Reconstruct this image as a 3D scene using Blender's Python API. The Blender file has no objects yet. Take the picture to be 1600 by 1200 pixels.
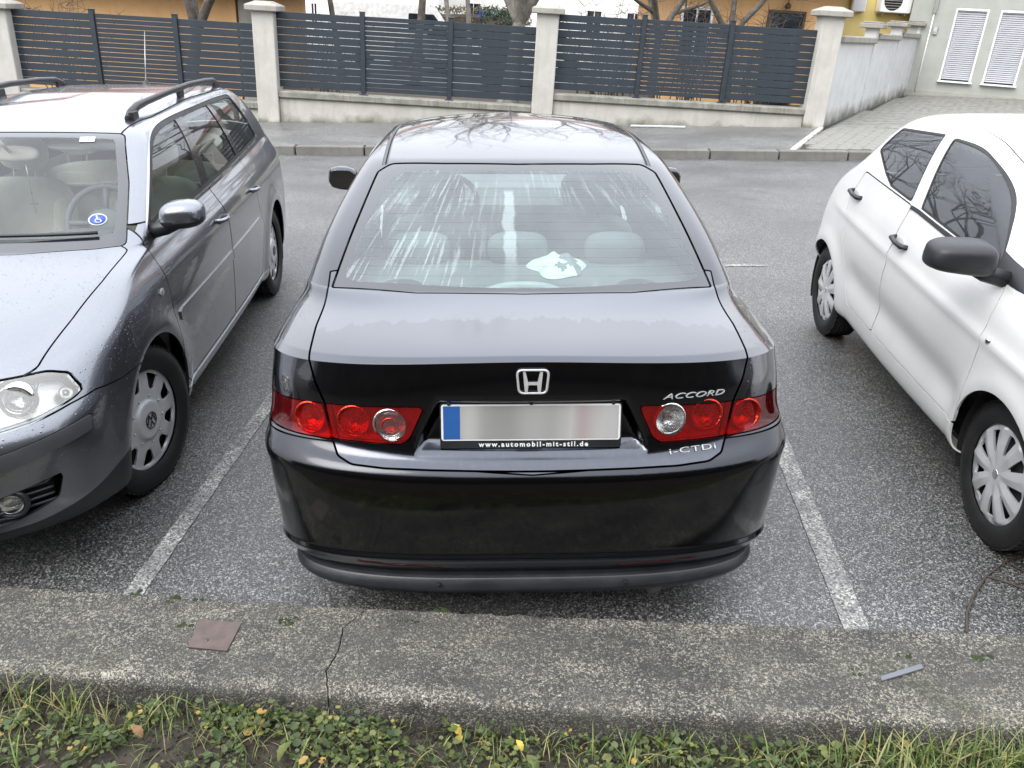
import bpy, bmesh
from mathutils import Vector, Matrix, noise
import math, random
import numpy as np

random.seed(7)
rng = np.random.default_rng(7)
sc = bpy.context.scene
col = sc.collection
R_ = math.radians

# ------------------------------------------------------------------ camera
cam_d = bpy.data.cameras.new('camera')
cam = bpy.data.objects.new('camera', cam_d)
col.objects.link(cam)
cam_d.sensor_fit = 'HORIZONTAL'
cam_d.sensor_width = 36.0
cam_d.lens = 1268. / 1600. * 36.0
cam_d.clip_start = .05
cam_d.clip_end = 600
cam.matrix_world = Matrix.Translation((0, 0, 1.903)) @ Matrix.Rotation(R_(90 - 24.49), 4, 'X') @ Matrix.Rotation(R_(.59), 4, 'Z')
sc.camera = cam

# ------------------------------------------------------------------ sky, sun, exposure (overcast)
SUN_EL, SUN_AZ = R_(46), R_(222)
w = bpy.data.worlds.new('World')
sc.world = w
w.use_nodes = True
wn, wl = w.node_tree.nodes, w.node_tree.links
wn.clear()
wo = wn.new('ShaderNodeOutputWorld')
bg = wn.new('ShaderNodeBackground')
sky = wn.new('ShaderNodeTexSky')
sky.sky_type = 'NISHITA'
sky.sun_disc = False
sky.sun_elevation = SUN_EL
sky.sun_rotation = SUN_AZ
sky.air_density = 1.0
sky.dust_density = 4.0
sky.ozone_density = 1.0
hs = wn.new('ShaderNodeHueSaturation')
hs.inputs['Saturation'].default_value = .3
tc = wn.new('ShaderNodeTexCoord')
cl = wn.new('ShaderNodeTexNoise')          # soft cloud deck over the whole sky
cl.inputs['Scale'].default_value = 1.6
cl.inputs['Detail'].default_value = 4
cr = wn.new('ShaderNodeMapRange')
cr.inputs[1].default_value = .3
cr.inputs[2].default_value = .75
cr.inputs[3].default_value = .88
cr.inputs[4].default_value = 1.14
mx = wn.new('ShaderNodeMix')
mx.data_type = 'RGBA'
mx.inputs[0].default_value = .72
mx.inputs[7].default_value = (8.45, 8.8, 9.5, 1)
mu = wn.new('ShaderNodeMix')
mu.data_type = 'RGBA'
mu.blend_type = 'MULTIPLY'
mu.inputs[0].default_value = 1
wl.new(sky.outputs[0], hs.inputs['Color'])
wl.new(hs.outputs[0], mx.inputs[6])
wl.new(tc.outputs['Generated'], cl.inputs['Vector'])
wl.new(cl.outputs[0], cr.inputs[0])
wl.new(mx.outputs[2], mu.inputs[6])
wl.new(cr.outputs[0], mu.inputs[7])
sxyz = wn.new('ShaderNodeSeparateXYZ')     # overcast sky: the zenith is three times as bright as the horizon
el = wn.new('ShaderNodeMapRange')
el.inputs[1].default_value = 0.
el.inputs[2].default_value = 1.
el.inputs[3].default_value = .50
el.inputs[4].default_value = 1.5
mc = wn.new('ShaderNodeMix')
mc.data_type = 'RGBA'
mc.blend_type = 'MULTIPLY'
mc.inputs[0].default_value = 1
wl.new(tc.outputs['Generated'], sxyz.inputs[0])
wl.new(sxyz.outputs[2], el.inputs[0])
wl.new(mu.outputs[2], mc.inputs[6])
wl.new(el.outputs[0], mc.inputs[7])
wl.new(mc.outputs[2], bg.inputs['Color'])
bg.inputs['Strength'].default_value = .12
wl.new(bg.outputs[0], wo.inputs['Surface'])
sun_d = bpy.data.lights.new('sun', 'SUN')
sun_d.energy = .5
sun_d.angle = R_(35)
sun_d.color = (1, .97, .92)
sun = bpy.data.objects.new('sun', sun_d)
col.objects.link(sun)
sun.location = (0, 0, 30)
_d = Vector((math.sin(SUN_AZ) * math.cos(SUN_EL), math.cos(SUN_AZ) * math.cos(SUN_EL), math.sin(SUN_EL)))
sun.rotation_euler = _d.to_track_quat('Z', 'Y').to_euler()
sc.view_settings.view_transform = 'Standard'
sc.view_settings.look = 'None'
sc.view_settings.gamma = 1
sc.view_settings.exposure = 1.5
sc.view_settings.use_curve_mapping = False
sc.render.engine = 'CYCLES'
sc.cycles.use_denoising = True
sc.cycles.max_bounces = 7
sc.cycles.glossy_bounces = 3
sc.cycles.diffuse_bounces = 3
sc.cycles.transparent_max_bounces = 16
sc.cycles.caustics_reflective = False
sc.cycles.caustics_refractive = False
# ------------------------------------------------------------------ surface tools (pure numpy)
PI = math.pi


def bspline_rows(Q, mult, m):
    """uniform cubic B-spline through K rows of points (K,S,3); mult>1 tightens a row into a crease"""
    Q = np.asarray(Q, float)
    C = Q.copy()
    for _ in range(2):
        for k in range(1, len(Q) - 1):
            if mult[k] == 1:
                C[k] += .7 * (Q[k] - (C[k - 1] + 4 * C[k] + C[k + 1]) / 6)
    seq = []
    for k in range(len(Q)):
        n = 3 if k in (0, len(Q) - 1) else mult[k]
        seq += [C[k]] * n
    seq = np.array(seq)
    rows = []
    for i in range(len(seq) - 3):
        a, b, c, d = seq[i:i + 4]
        for t in np.arange(m) / m:
            rows.append(((1 - t) ** 3 * a + (3 * t ** 3 - 6 * t ** 2 + 4) * b + (-3 * t ** 3 + 3 * t ** 2 + 3 * t + 1) * c + t ** 3 * d) / 6)
    rows.append(seq[-1])
    R = np.array(rows)
    keep = [0]
    for i in range(1, len(R)):
        if np.abs(R[i] - R[keep[-1]]).max() > .0012:
            keep.append(i)
    return R[keep]


def smooth1(a, w):
    w = max(1, int(w))
    p = np.concatenate([a[w:0:-1], a, a[-2:-w - 2:-1]])
    k = np.ones(2 * w + 1) / (2 * w + 1)
    return np.convolve(p, k, 'valid')


def resample(pts, n):
    d = np.r_[0, np.cumsum(np.linalg.norm(np.diff(pts, axis=0), axis=1))]
    t = np.linspace(0, d[-1], n)
    return np.stack([np.interp(t, d, pts[:, i]) for i in range(pts.shape[1])], 1)


def contour(L, N, taper):
    """half plan contour of one level, rear centre -> front centre; L = (yr,Dr,nr, yf,Df,nf, w, z5)"""
    yr, Dr, nr, yf, Df, nf, w, z5 = L
    ph = np.linspace(0, PI / 2, 160)
    rr = np.stack([w * np.sin(ph) ** (2 / nr), yr + Dr * (1 - np.cos(ph) ** (2 / nr))], 1)
    ff = np.stack([w * np.cos(ph) ** (2 / nf), yf - Df * (1 - np.sin(ph) ** (2 / nf))], 1)
    a = resample(rr, N[0] + 1)
    b = np.stack([np.full(N[1] + 1, w), np.linspace(yr + Dr, yf - Df, N[1] + 1)], 1)
    c = resample(ff, N[2] + 1)
    P = np.concatenate([a[:-1], b[:-1], c])
    P[:, 0] *= taper(P[:, 1])
    S = sum(N) + 1
    kn = [0, N[0] * .55, N[0], N[0] + N[1] * .5, N[0] + N[1], N[0] + N[1] + N[2] * .45, S - 1]
    z = list(z5)
    zz = [z[0], z[0] * .75 + z[1] * .25, z[1], z[2], z[3], z[3] * .3 + z[4] * .7, z[4]] if len(z) == 5 else z
    Z = smooth1(smooth1(np.interp(np.arange(S), kn, zz), N[0] * .22), N[0] * .22)
    return np.concatenate([P, Z[:, None]], 1)


class Surf:
    """mesh with per-vertex position, normal and surface coordinates"""
    def __init__(s, P, Nn, A, F):
        s.P, s.N, s.A, s.F = P, Nn, A, F

    def sub(s, faces):
        ids = {}
        F = []
        for f in faces:
            F.append([ids.setdefault(i, len(ids)) for i in f])
        k = np.array(list(ids), int)
        return Surf(s.P[k].reshape(-1, 3), s.N[k].reshape(-1, 3), s.A[k], F)

    def where(s, fn):
        """keep whole faces whose centre satisfies fn"""
        if not s.F:
            return s
        ln = np.array([len(f) for f in s.F])
        fl = np.array([i for f in s.F for i in f])
        C = np.add.reduceat(s.P[fl], np.r_[0, np.cumsum(ln)[:-1]], axis=0) / ln[:, None]
        m = fn(C)
        return s.sub([f for f, q in zip(s.F, m) if q])

    def split(s, fn):
        """cut along fn(P, A) = 0 -> (inside <0, outside >0)"""
        v = fn(s.P, s.A)
        v = np.where(np.abs(v) < 1e-7, 1e-7, v)
        neg = (v < 0).tolist()
        I, O, mixed, cache = [], [], [], {}
        for f in s.F:
            k = sum([neg[i] for i in f])
            if k == len(f):
                I.append(f)
            elif k == 0:
                O.append(f)
            else:
                mixed.append(f)
                for q in range(len(f)):
                    i, j = f[q - 1], f[q]
                    if neg[i] != neg[j]:
                        cache.setdefault((i, j) if i < j else (j, i), len(cache))
        P, Nn, A = s.P, s.N, s.A
        if cache:
            e = np.array(list(cache))
            a, b = e[:, 0], e[:, 1]
            ta, tb = np.zeros(len(e)), np.ones(len(e))
            va, vb = v[a].copy(), v[b].copy()
            sg = va < 0
            for it in range(5):
                d = va - vb
                t = np.where(np.abs(d) > 1e-12, ta + (tb - ta) * va / np.where(np.abs(d) > 1e-12, d, 1), (ta + tb) / 2)
                if it % 2:
                    t = .5 * t + .25 * (ta + tb)
                tt = t[:, None]
                w = fn(s.P[a] * (1 - tt) + s.P[b] * tt, s.A[a] * (1 - tt) + s.A[b] * tt)
                k = (w < 0) == sg
                ta, va = np.where(k, t, ta), np.where(k, w, va)
                tb, vb = np.where(k, tb, t), np.where(k, vb, w)
            d = va - vb
            t = np.where(np.abs(d) > 1e-12, ta + (tb - ta) * va / np.where(np.abs(d) > 1e-12, d, 1), ta)
            tt = np.clip(t, .002, .998)[:, None]
            n = s.N[a] * (1 - tt) + s.N[b] * tt
            P = np.concatenate([s.P, s.P[a] * (1 - tt) + s.P[b] * tt])
            Nn = np.concatenate([s.N, n / np.maximum(np.linalg.norm(n, axis=1, keepdims=True), 1e-12)])
            A = np.concatenate([s.A, s.A[a] * (1 - tt) + s.A[b] * tt])
        o = len(s.P)
        for f in mixed:
            fi, fo = [], []
            n = len(f)
            for q in range(n):
                i, j = f[q], f[(q + 1) % n]
                (fi if neg[i] else fo).append(i)
                if neg[i] != neg[j]:
                    x = o + cache[(i, j) if i < j else (j, i)]
                    fi.append(x)
                    fo.append(x)
            if len(fi) > 2:
                I.append(fi)
            if len(fo) > 2:
                O.append(fo)
        full = Surf(P, Nn, A, [])
        return full.sub(I), full.sub(O)

    def shift(s, d):
        return Surf(s.P + s.N * d, s.N, s.A, s.F)

    def flange(s, depth, zmin=-9):
        """add an inward return along every open edge, so that panels read as having thickness"""
        cnt = {}
        for f in s.F:
            for q in range(len(f)):
                i, j = f[q], f[(q + 1) % len(f)]
                k = (min(i, j), max(i, j))
                cnt[k] = None if k in cnt else (i, j)
        P, Nn, A, F = list(s.P), list(s.N), list(s.A), list(s.F)
        for e in cnt.values():
            if e is None:
                continue
            i, j = e
            if abs(s.P[i][0]) + abs(s.P[j][0]) < 1e-4:
                continue
            t = s.P[j] - s.P[i]
            n = np.cross(t, s.N[i])
            n = n / (np.linalg.norm(n) + 1e-12)
            b = len(P)
            P += [s.P[j], s.P[i], s.P[i] - s.N[i] * depth, s.P[j] - s.N[j] * depth]
            Nn += [n] * 4
            A += [s.A[j], s.A[i], s.A[i], s.A[j]]
            F.append([b, b + 1, b + 2, b + 3])
        return Surf(np.array(P), np.array(Nn), np.array(A), F)


def join(*ss):
    P, Nn, A, F, o = [], [], [], [], 0
    for s in ss:
        if len(s.F) == 0:
            continue
        P.append(s.P); Nn.append(s.N); A.append(s.A)
        F += [[i + o for i in f] for f in s.F]
        o += len(s.P)
    return Surf(np.concatenate(P), np.concatenate(Nn), np.concatenate(A), F)


def grid_surf(G, A=None, flip=False):
    """G (V,S,3) -> Surf with smooth normals"""
    V, S, _ = G.shape
    dv = np.gradient(G, axis=0)
    ds = np.gradient(G, axis=1)
    n = np.cross(ds, dv)
    l = np.linalg.norm(n, axis=2, keepdims=True)
    n = n / np.maximum(l, 1e-9)
    bad = l[..., 0] < 1e-9
    if bad.any():
        n[bad] = (0, 0, 1)
    if flip:
        n = -n
    idx = np.arange(V * S).reshape(V, S)
    F = []
    for i in range(V - 1):
        for j in range(S - 1):
            q = [idx[i, j], idx[i, j + 1], idx[i + 1, j + 1], idx[i + 1, j]]
            F.append(q[::-1] if flip else q)
    if A is None:
        u, w = np.meshgrid(np.linspace(0, 1, S), np.linspace(0, 1, V))
        A = np.stack([u, w, u * 0], 2)
    return Surf(G.reshape(-1, 3), n.reshape(-1, 3), A.reshape(-1, A.shape[-1]), F)


def body_surf(levels, mult, N, taper, m=5, deform=None):
    """closed car skin from a stack of plan contours, both halves; A = (q: arc length from rear centre with the side's sign, v level, s)"""
    Q = np.array([contour(L, N, taper) for L in levels])
    G = bspline_rows(Q, mult, m)
    q = np.concatenate([np.zeros((len(G), 1)), np.cumsum(np.linalg.norm(np.diff(G[:, :, :2], axis=1), axis=2), 1)], 1)
    right, left = G, G[:, ::-1].copy()
    left[..., 0] *= -1
    full = np.concatenate([left[:, :-1], right], 1)
    full[:, G.shape[1] - 1, 0] = 0
    qq = np.concatenate([-q[:, ::-1][:, :-1], q], 1)
    V, S = qq.shape
    lv = np.repeat(np.linspace(0, 1, V)[:, None], S, 1)
    ss = np.repeat(np.linspace(-1, 1, S)[None], V, 0)
    if deform is not None:
        full = deform(full, qq)
    out = grid_surf(full, np.stack([qq, lv, ss], 2))
    Ng = out.N.reshape(V, S, 3)
    r = Ng[-2] + Ng[-2][::-1] * np.array([-1, 1, 1])
    Ng[-1] = r / np.linalg.norm(r, axis=1, keepdims=True)
    return out


def sdf(poly, xy):
    """signed distance to a closed 2D polygon (inside negative)"""
    poly = np.asarray(poly, float)
    lo, hi = poly.min(0) - .06, poly.max(0) + .06
    m = ((xy > lo) & (xy < hi)).all(1)
    if len(xy) > 400 and not m.all():
        out = np.linalg.norm(np.maximum(np.maximum(lo - xy, xy - hi), 0), axis=1) + .05
        if m.any():
            out[m] = sdf(poly, xy[m])
        return out
    d = np.full(len(xy), 1e9)
    s = np.ones(len(xy))
    n = len(poly)
    for i in range(n):
        a, b = poly[i], poly[i - 1]
        e = b - a
        w = xy - a
        t = np.clip((w @ e) / (e @ e), 0, 1)
        bb = w - t[:, None] * e
        d = np.minimum(d, (bb ** 2).sum(1))
        c1 = xy[:, 1] >= a[1]
        c2 = xy[:, 1] < b[1]
        c3 = e[0] * w[:, 1] > e[1] * w[:, 0]
        f = (c1 & c2 & c3) | (~c1 & ~c2 & ~c3)
        s = np.where(f, -s, s)
    return s * np.sqrt(d)


def rpoly(pts, r, seg=5):
    """round the corners of a polygon; r a number or one per corner"""
    pts = np.asarray(pts, float)
    n = len(pts)
    rs = [r] * n if np.isscalar(r) else r
    out = []
    for i in range(n):
        p, a, b = pts[i], pts[i - 1], pts[(i + 1) % n]
        u, v = a - p, b - p
        lu, lv = np.linalg.norm(u), np.linalg.norm(v)
        u, v = u / lu, v / lv
        k = min(rs[i] / max(math.tan(math.acos(np.clip(u @ v, -1, 1)) / 2), .05), lu * .48, lv * .48)
        if rs[i] <= 0 or k < 1e-4:
            out.append(p)
            continue
        s, e = p + u * k, p + v * k
        for t in np.linspace(0, 1, seg):
            out.append((1 - t) ** 2 * s + 2 * t * (1 - t) * p + t * t * e)
    return np.array(out)


def sstep(a, b, x):
    t = np.clip((x - a) / (b - a), 0, 1)
    return t * t * (3 - 2 * t)
# ------------------------------------------------------------------ body shapes of the three cars (y = 0 at the tail, +y to the nose, x to the car's right)
def arch_flare(P, cy, cz, R, amt, wid):
    r = np.hypot(P[..., 1] - cy, P[..., 2] - cz)
    g = amt * np.exp(-((r - R) / wid) ** 2) * sstep(.3, .6, np.abs(P[..., 0])) * (P[..., 2] < cz + R + .25)
    P[..., 0] += np.sign(P[..., 0]) * g


ACC_RECESS = rpoly([(-.285, .868), (.285, .868), (.36, .70), (-.36, .70)], [.03, .03, .02, .02])


def accord_deform(P, q):
    arch_flare(P, 1.05, .315, .37, .012, .05)
    arch_flare(P, 3.72, .315, .37, .012, .05)
    m = P[..., 1] < .25
    d = sdf(ACC_RECESS, P[..., [0, 2]].reshape(-1, 2)).reshape(P.shape[:2])
    k = sstep(.004, -.03, d) * m
    P[..., 1] += .040 * k * sstep(.680, .722, P[..., 2])
    return P


def accord_surf(N=(110, 60, 20), m=6):
    T = lambda y: 1 - .045 * ((y - 2.3) / 2.3) ** 2
    B = lambda yr, Dr, nr, yf, w, z: (yr, Dr, nr, yf, .55, 2.6, w, z)
    Lv = [
        (B(.115, .30, 2.9, 4.50, .760, (.236, .225, .19, .2, .2)), 1),
        (B(.078, .31, 2.9, 4.55, .826, (.262, .238, .20, .21, .21)), 1),
        (B(.052, .32, 2.9, 4.60, .856, (.315, .278, .245, .26, .26)), 1),
        (B(.030, .33, 2.9, 4.62, .864, (.346, .308, .275, .29, .29)), 2),
        (B(.040, .33, 2.9, 4.63, .864, (.362, .326, .29, .30, .30)), 2),
        (B(.020, .34, 2.9, 4.65, .866, (.45, .43, .42, .40, .40)), 1),
        (B(.004, .35, 2.9, 4.665, .873, (.555, .545, .52, .50, .50)), 1),
        (B(.000, .35, 2.9, 4.665, .875, (.615, .610, .60, .55, .55)), 1),
        (B(.006, .35, 2.9, 4.66, .885, (.648, .655, .65, .58, .58)), 1),
        (B(.022, .355, 2.9, 4.65, .874, (.668, .690, .69, .60, .60)), 1),
        (B(.046, .36, 2.9, 4.63, .873, (.680, .715, .72, .62, .62)), 1),
        (B(.062, .39, 2.75, 4.60, .871, (.715, .745, .75, .64, .64)), 1),
        (B(.076, .41, 2.75, 4.55, .870, (.80, .80, .785, .67, .67)), 1),
        (B(.086, .43, 2.8, 4.45, .866, (.88, .868, .842, .82, .72, .705, .70)), 1),
        (B(.094, .46, 2.8, 4.35, .864, (.945, .922, .872, .848, .76, .745, .74)), 1),
        (B(.101, .49, 2.8, 4.28, .866, (.996, .962, .896, .870, .79, .775, .77)), 3),
        (B(.128, .52, 2.75, 4.22, .857, (1.004, .972, .910, .886, .81, .795, .79)), 2),
        (B(.24, .57, 2.6, 4.10, .844, (1.010, .984, .930, .905, .86, .845, .84)), 1),
        (B(.42, .53, 2.5, 3.85, .828, (1.014, .995, .950, .922, .92, .92, .92)), 1),
        (B(.56, .40, 2.7, 3.60, .815, (1.022, .997, .940, .95, .97)), 1),
        (B(.625, .32, 2.9, 3.48, .807, (1.032, 1.006, .955, .97, .99)), 2),
        (B(.80, .28, 3.0, 3.28, .775, (1.126, 1.095, 1.06, 1.07, 1.09)), 1),
        (B(1.02, .27, 3.1, 3.02, .722, (1.236, 1.205, 1.19, 1.19, 1.21)), 1),
        (B(1.27, .27, 3.2, 2.74, .645, (1.347, 1.325, 1.335, 1.31, 1.33)), 1),
        (B(1.36, .27, 3.2, 2.66, .610, (1.372, 1.354, 1.378, 1.345, 1.36)), 1),
        (B(1.50, .24, 3.1, 2.58, .56, (1.396, 1.388, 1.408, 1.375, 1.385)), 1),
        (B(1.72, .20, 3.0, 2.50, .40, (1.422, 1.422, 1.431, 1.41, 1.41)), 1),
        (B(1.90, .15, 2.6, 2.44, .20, (1.434, 1.434, 1.439, 1.43, 1.43)), 1),
        (B(1.98, .06, 2.2, 2.40, .001, (1.439, 1.439, 1.441, 1.44, 1.44)), 1),
    ]
    return body_surf([(l[0][0], l[0][1], l[0][2], l[0][3], min(l[0][4], (l[0][3] - l[0][0]) * .3), l[0][5], l[0][6], l[0][7]) for l in Lv], [l[1] for l in Lv], N, T, m, accord_deform)


def simple_surf(Lv, N, m, T, deform):
    L = [(a[0], a[1], a[2], a[3], min(a[4], (a[3] - a[0]) * .3), a[5], a[6], a[7]) for a in Lv]
    return body_surf(L, [a[8] if len(a) > 8 else 1 for a in Lv], N, T, m, deform)


def wagon_deform(P, q):
    arch_flare(P, 3.78, .317, .385, .020, .07)
    arch_flare(P, 1.08, .317, .385, .020, .07)
    return P


def wagon_surf(N=(26, 96, 60), m=5):
    Lv = [
        (.10, .50, 2.6, 4.52, .45, 2.4, .770, (.22, .2, .19, .19, .18)),
        (.05, .50, 2.6, 4.60, .48, 2.4, .826, (.28, .25, .235, .225, .215)),
        (.02, .50, 2.7, 4.655, .50, 2.4, .850, (.36, .36, .35, .33, .32)),
        (.00, .50, 2.7, 4.68, .52, 2.4, .862, (.5, .5, .49, .46, .45)),
        (.00, .50, 2.7, 4.68, .52, 2.4, .868, (.58, .6, .60, .57, .56)),
        (.02, .50, 2.7, 4.655, .52, 2.4, .870, (.66, .68, .68, .63, .62)),
        (.05, .50, 2.7, 4.61, .52, 2.35, .870, (.76, .78, .76, .68, .67)),
        (.07, .50, 2.6, 4.55, .54, 2.3, .866, (.86, .86, .83, .76, .73)),
        (.08, .50, 2.6, 4.48, .55, 2.3, .855, (.93, .92, .885, .82, .78)),
        (.09, .50, 2.6, 4.38, .55, 2.3, .836, (.97, .96, .93, .868, .818)),
        (.10, .50, 2.6, 4.20, .50, 2.4, .815, (1.0, 1.0, .96, .908, .872)),
        (.11, .50, 2.6, 3.95, .42, 2.5, .800, (1.02, 1.03, .985, .945, .925)),
        (.12, .50, 2.7, 3.70, .34, 2.6, .787, (1.035, 1.05, 1.005, .965, .962)),
        (.13, .50, 2.8, 3.57, .20, 2.6, .777, (1.05, 1.065, 1.02, .985, .985), 2),
        (.22, .50, 2.9, 3.29, .16, 2.6, .738, (1.17, 1.18, 1.15, 1.13, 1.13)),
        (.38, .50, 3.0, 3.05, .14, 2.6, .684, (1.30, 1.31, 1.29, 1.265, 1.265)),
        (.52, .50, 3.0, 2.90, .14, 2.6, .630, (1.385, 1.39, 1.39, 1.345, 1.35)),
        (.62, .50, 3.0, 2.78, .15, 2.6, .585, (1.415, 1.42, 1.425, 1.38, 1.39)),
        (.80, .24, 3.0, 2.60, .22, 3.0, .51, (1.435, 1.438, 1.444, 1.412, 1.42)),
        (1.1, .20, 2.8, 2.40, .20, 2.8, .32, (1.45, 1.45, 1.456, 1.435, 1.44)),
        (1.4, .10, 2.4, 2.10, .10, 2.4, .001, (1.458, 1.458, 1.462, 1.455, 1.455)),
    ]
    return simple_surf(Lv, N, m, lambda y: 1 - np.where(y > 2.3, .035, .115) * ((y - 2.3) / 2.3) ** 2, wagon_deform)


def hatch_deform(P, q):
    sd = sstep(.45, .6, np.abs(P[..., 0])) * np.sign(P[..., 0])
    win = sstep(.72, 1.0, P[..., 1]) * sstep(2.52, 2.25, P[..., 1])
    zl = .50 - .05 * (P[..., 1] - 1.5)
    P[..., 0] -= sd * .024 * win * np.exp(-((P[..., 2] - zl) / .085) ** 2)          # hollow in the lower doors
    zs = .80 + .045 * (1.6 - P[..., 1])
    d_ = P[..., 2] - zs
    P[..., 0] += sd * .010 * sstep(.3, .7, P[..., 1]) * np.exp(-(d_ / .03) ** 2) * np.where(d_ > 0, 1., np.exp(-np.abs(d_) / .03))   # shoulder crease
    arch_flare(P, 2.755, .29, .335, .016, .06)
    arch_flare(P, .415, .29, .335, .020, .07)
    return P


def hatch_surf(N=(40, 80, 26), m=5):
    Lv = [
        (.06, .25, 2.6, 3.33, .45, 2.3, .690, (.24, .22, .2, .2, .2)),
        (.02, .26, 2.6, 3.40, .46, 2.3, .760, (.32, .27, .235, .24, .24)),
        (.00, .27, 2.7, 3.44, .48, 2.3, .782, (.45, .36, .31, .36, .36)),
        (.00, .26, 2.9, 3.455, .5, 2.3, .796, (.58, .5, .45, .5, .5)),
        (.01, .26, 2.9, 3.44, .5, 2.3, .806, (.68, .64, .60, .62, .6)),
        (.03, .27, 2.8, 3.40, .5, 2.3, .810, (.76, .75, .73, .70, .67)),
        (.05, .28, 2.6, 3.34, .5, 2.3, .802, (.84, .85, .83, .78, .74)),
        (.09, .29, 2.5, 3.25, .48, 2.3, .790, (.91, .94, .91, .85, .80)),
        (.13, .30, 2.5, 3.10, .44, 2.4, .772, (.97, 1.01, .97, .905, .865)),
        (.20, .31, 2.4, 2.93, .40, 2.5, .755, (1.02, 1.07, 1.02, .95, .925)),
        (.27, .32, 2.4, 2.80, .36, 2.6, .744, (1.06, 1.11, 1.055, .99, .975), 2),
        (.37, .32, 2.4, 2.55, .32, 2.8, .707, (1.16, 1.19, 1.15, 1.10, 1.10)),
        (.46, .32, 2.5, 2.30, .30, 2.9, .657, (1.27, 1.29, 1.27, 1.215, 1.22)),
        (.55, .31, 2.6, 2.10, .28, 3.0, .602, (1.355, 1.365, 1.37, 1.31, 1.32)),
        (.61, .30, 2.6, 1.98, .27, 3.0, .562, (1.395, 1.40, 1.41, 1.36, 1.37)),
        (.70, .28, 2.7, 1.86, .25, 3.0, .49, (1.425, 1.43, 1.435, 1.40, 1.41)),
        (.88, .20, 2.8, 1.70, .20, 2.8, .32, (1.445, 1.447, 1.452, 1.435, 1.44)),
        (1.0, .10, 2.4, 1.50, .10, 2.4, .001, (1.457, 1.457, 1.459, 1.455, 1.455)),
    ]
    return simple_surf(Lv, N, m, lambda y: 1 - .035 * ((y - 1.75) / 1.75) ** 2, hatch_deform)
# ------------------------------------------------------------------ material tools
MATS = {}


class MT:
    """small node-graph writer"""
    def __init__(s, name):
        s.m = bpy.data.materials.new(name)
        s.m.use_nodes = True
        s.t = s.m.node_tree
        s.t.nodes.clear()
        s.out = s.t.nodes.new('ShaderNodeOutputMaterial')
        s.tc = s.t.nodes.new('ShaderNodeTexCoord')
        MATS[name] = s.m

    def n(s, kind, **kw):
        x = s.t.nodes.new('ShaderNode' + kind)
        for k, v in kw.items():
            setattr(x, k, v)
        return x

    def put(s, sock, v):
        if hasattr(v, 'is_output') or isinstance(v, bpy.types.NodeSocket):
            s.t.links.new(v, sock)
        elif isinstance(v, (tuple, list)) and len(v) == 3 and sock.type == 'RGBA':
            sock.default_value = (*v, 1)
        else:
            sock.default_value = v

    def coord(s, scale=(1, 1, 1), rot=(0, 0, 0), kind='Object'):
        mp = s.n('Mapping')
        s.put(mp.inputs[0], s.tc.outputs[kind])
        mp.inputs['Scale'].default_value = scale
        mp.inputs['Rotation'].default_value = rot
        return mp.outputs[0]

    def noise(s, scale, detail=4, rough=.55, vec=None, dist=0):
        x = s.n('TexNoise')
        s.put(x.inputs['Vector'], vec or s.coord())
        x.inputs['Scale'].default_value = scale
        x.inputs['Detail'].default_value = detail
        x.inputs['Roughness'].default_value = rough
        x.inputs['Distortion'].default_value = dist
        return x.outputs[0]

    def voro(s, scale, feature='F1', vec=None, out=0, rand=1):
        x = s.n('TexVoronoi', feature=feature)
        s.put(x.inputs['Vector'], vec or s.coord())
        x.inputs['Scale'].default_value = scale
        x.inputs['Randomness'].default_value = rand
        return x.outputs[out]

    def map(s, v, a, b, c=0., d=1.):
        x = s.n('MapRange')
        s.put(x.inputs[0], v)
        for i, q in enumerate((a, b, c, d)):
            x.inputs[i + 1].default_value = q
        return x.outputs[0]

    def math(s, op, a, b=0., c=0.):
        x = s.n('Math', operation=op)
        s.put(x.inputs[0], a)
        s.put(x.inputs[1], b)
        s.put(x.inputs[2], c)
        return x.outputs[0]

    def mix(s, f, a, b, blend='MIX'):
        x = s.n('Mix', data_type='RGBA', blend_type=blend)
        s.put(x.inputs[0], f)
        s.put(x.inputs[6], a)
        s.put(x.inputs[7], b)
        return x.outputs[2]

    def ramp(s, v, stops):
        x = s.n('ValToRGB')
        e = x.color_ramp.elements
        while len(e) < len(stops):
            e.new(.5)
        for q, (p, c) in zip(e, stops):
            q.position = p
            q.color = (*c, 1) if len(c) == 3 else c
        s.put(x.inputs[0], v)
        return x.outputs[0]

    def bump(s, h, strength=.3, dist=.01, prev=None):
        x = s.n('Bump')
        x.inputs['Strength'].default_value = strength
        x.inputs['Distance'].default_value = dist
        s.put(x.inputs['Height'], h)
        if prev is not None:
            s.put(x.inputs['Normal'], prev)
        return x.outputs[0]

    def pbr(s, base=(.5, .5, .5), rough=.5, metal=0., normal=None, coat=0., coat_rough=.03, spec=.5, coat_ior=1.5, ior=1.5, emit=None, alpha=None, trans=0., coat_normal=None, sheen=0.):
        b = s.n('BsdfPrincipled')
        s.put(b.inputs['Base Color'], base)
        s.put(b.inputs['Roughness'], rough)
        s.put(b.inputs['Metallic'], metal)
        s.put(b.inputs['Specular IOR Level'], spec)
        s.put(b.inputs['IOR'], ior)
        s.put(b.inputs['Coat Weight'], coat)
        s.put(b.inputs['Coat Roughness'], coat_rough)
        s.put(b.inputs['Coat IOR'], coat_ior)
        s.put(b.inputs['Transmission Weight'], trans)
        s.put(b.inputs['Sheen Weight'], sheen)
        if normal is not None:
            s.put(b.inputs['Normal'], normal)
        if coat_normal is not None:
            s.put(b.inputs['Coat Normal'], coat_normal)
        return b.outputs[0]

    def done(s, sh):
        s.t.links.new(sh, s.out.inputs[0])
        return s.m


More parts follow.
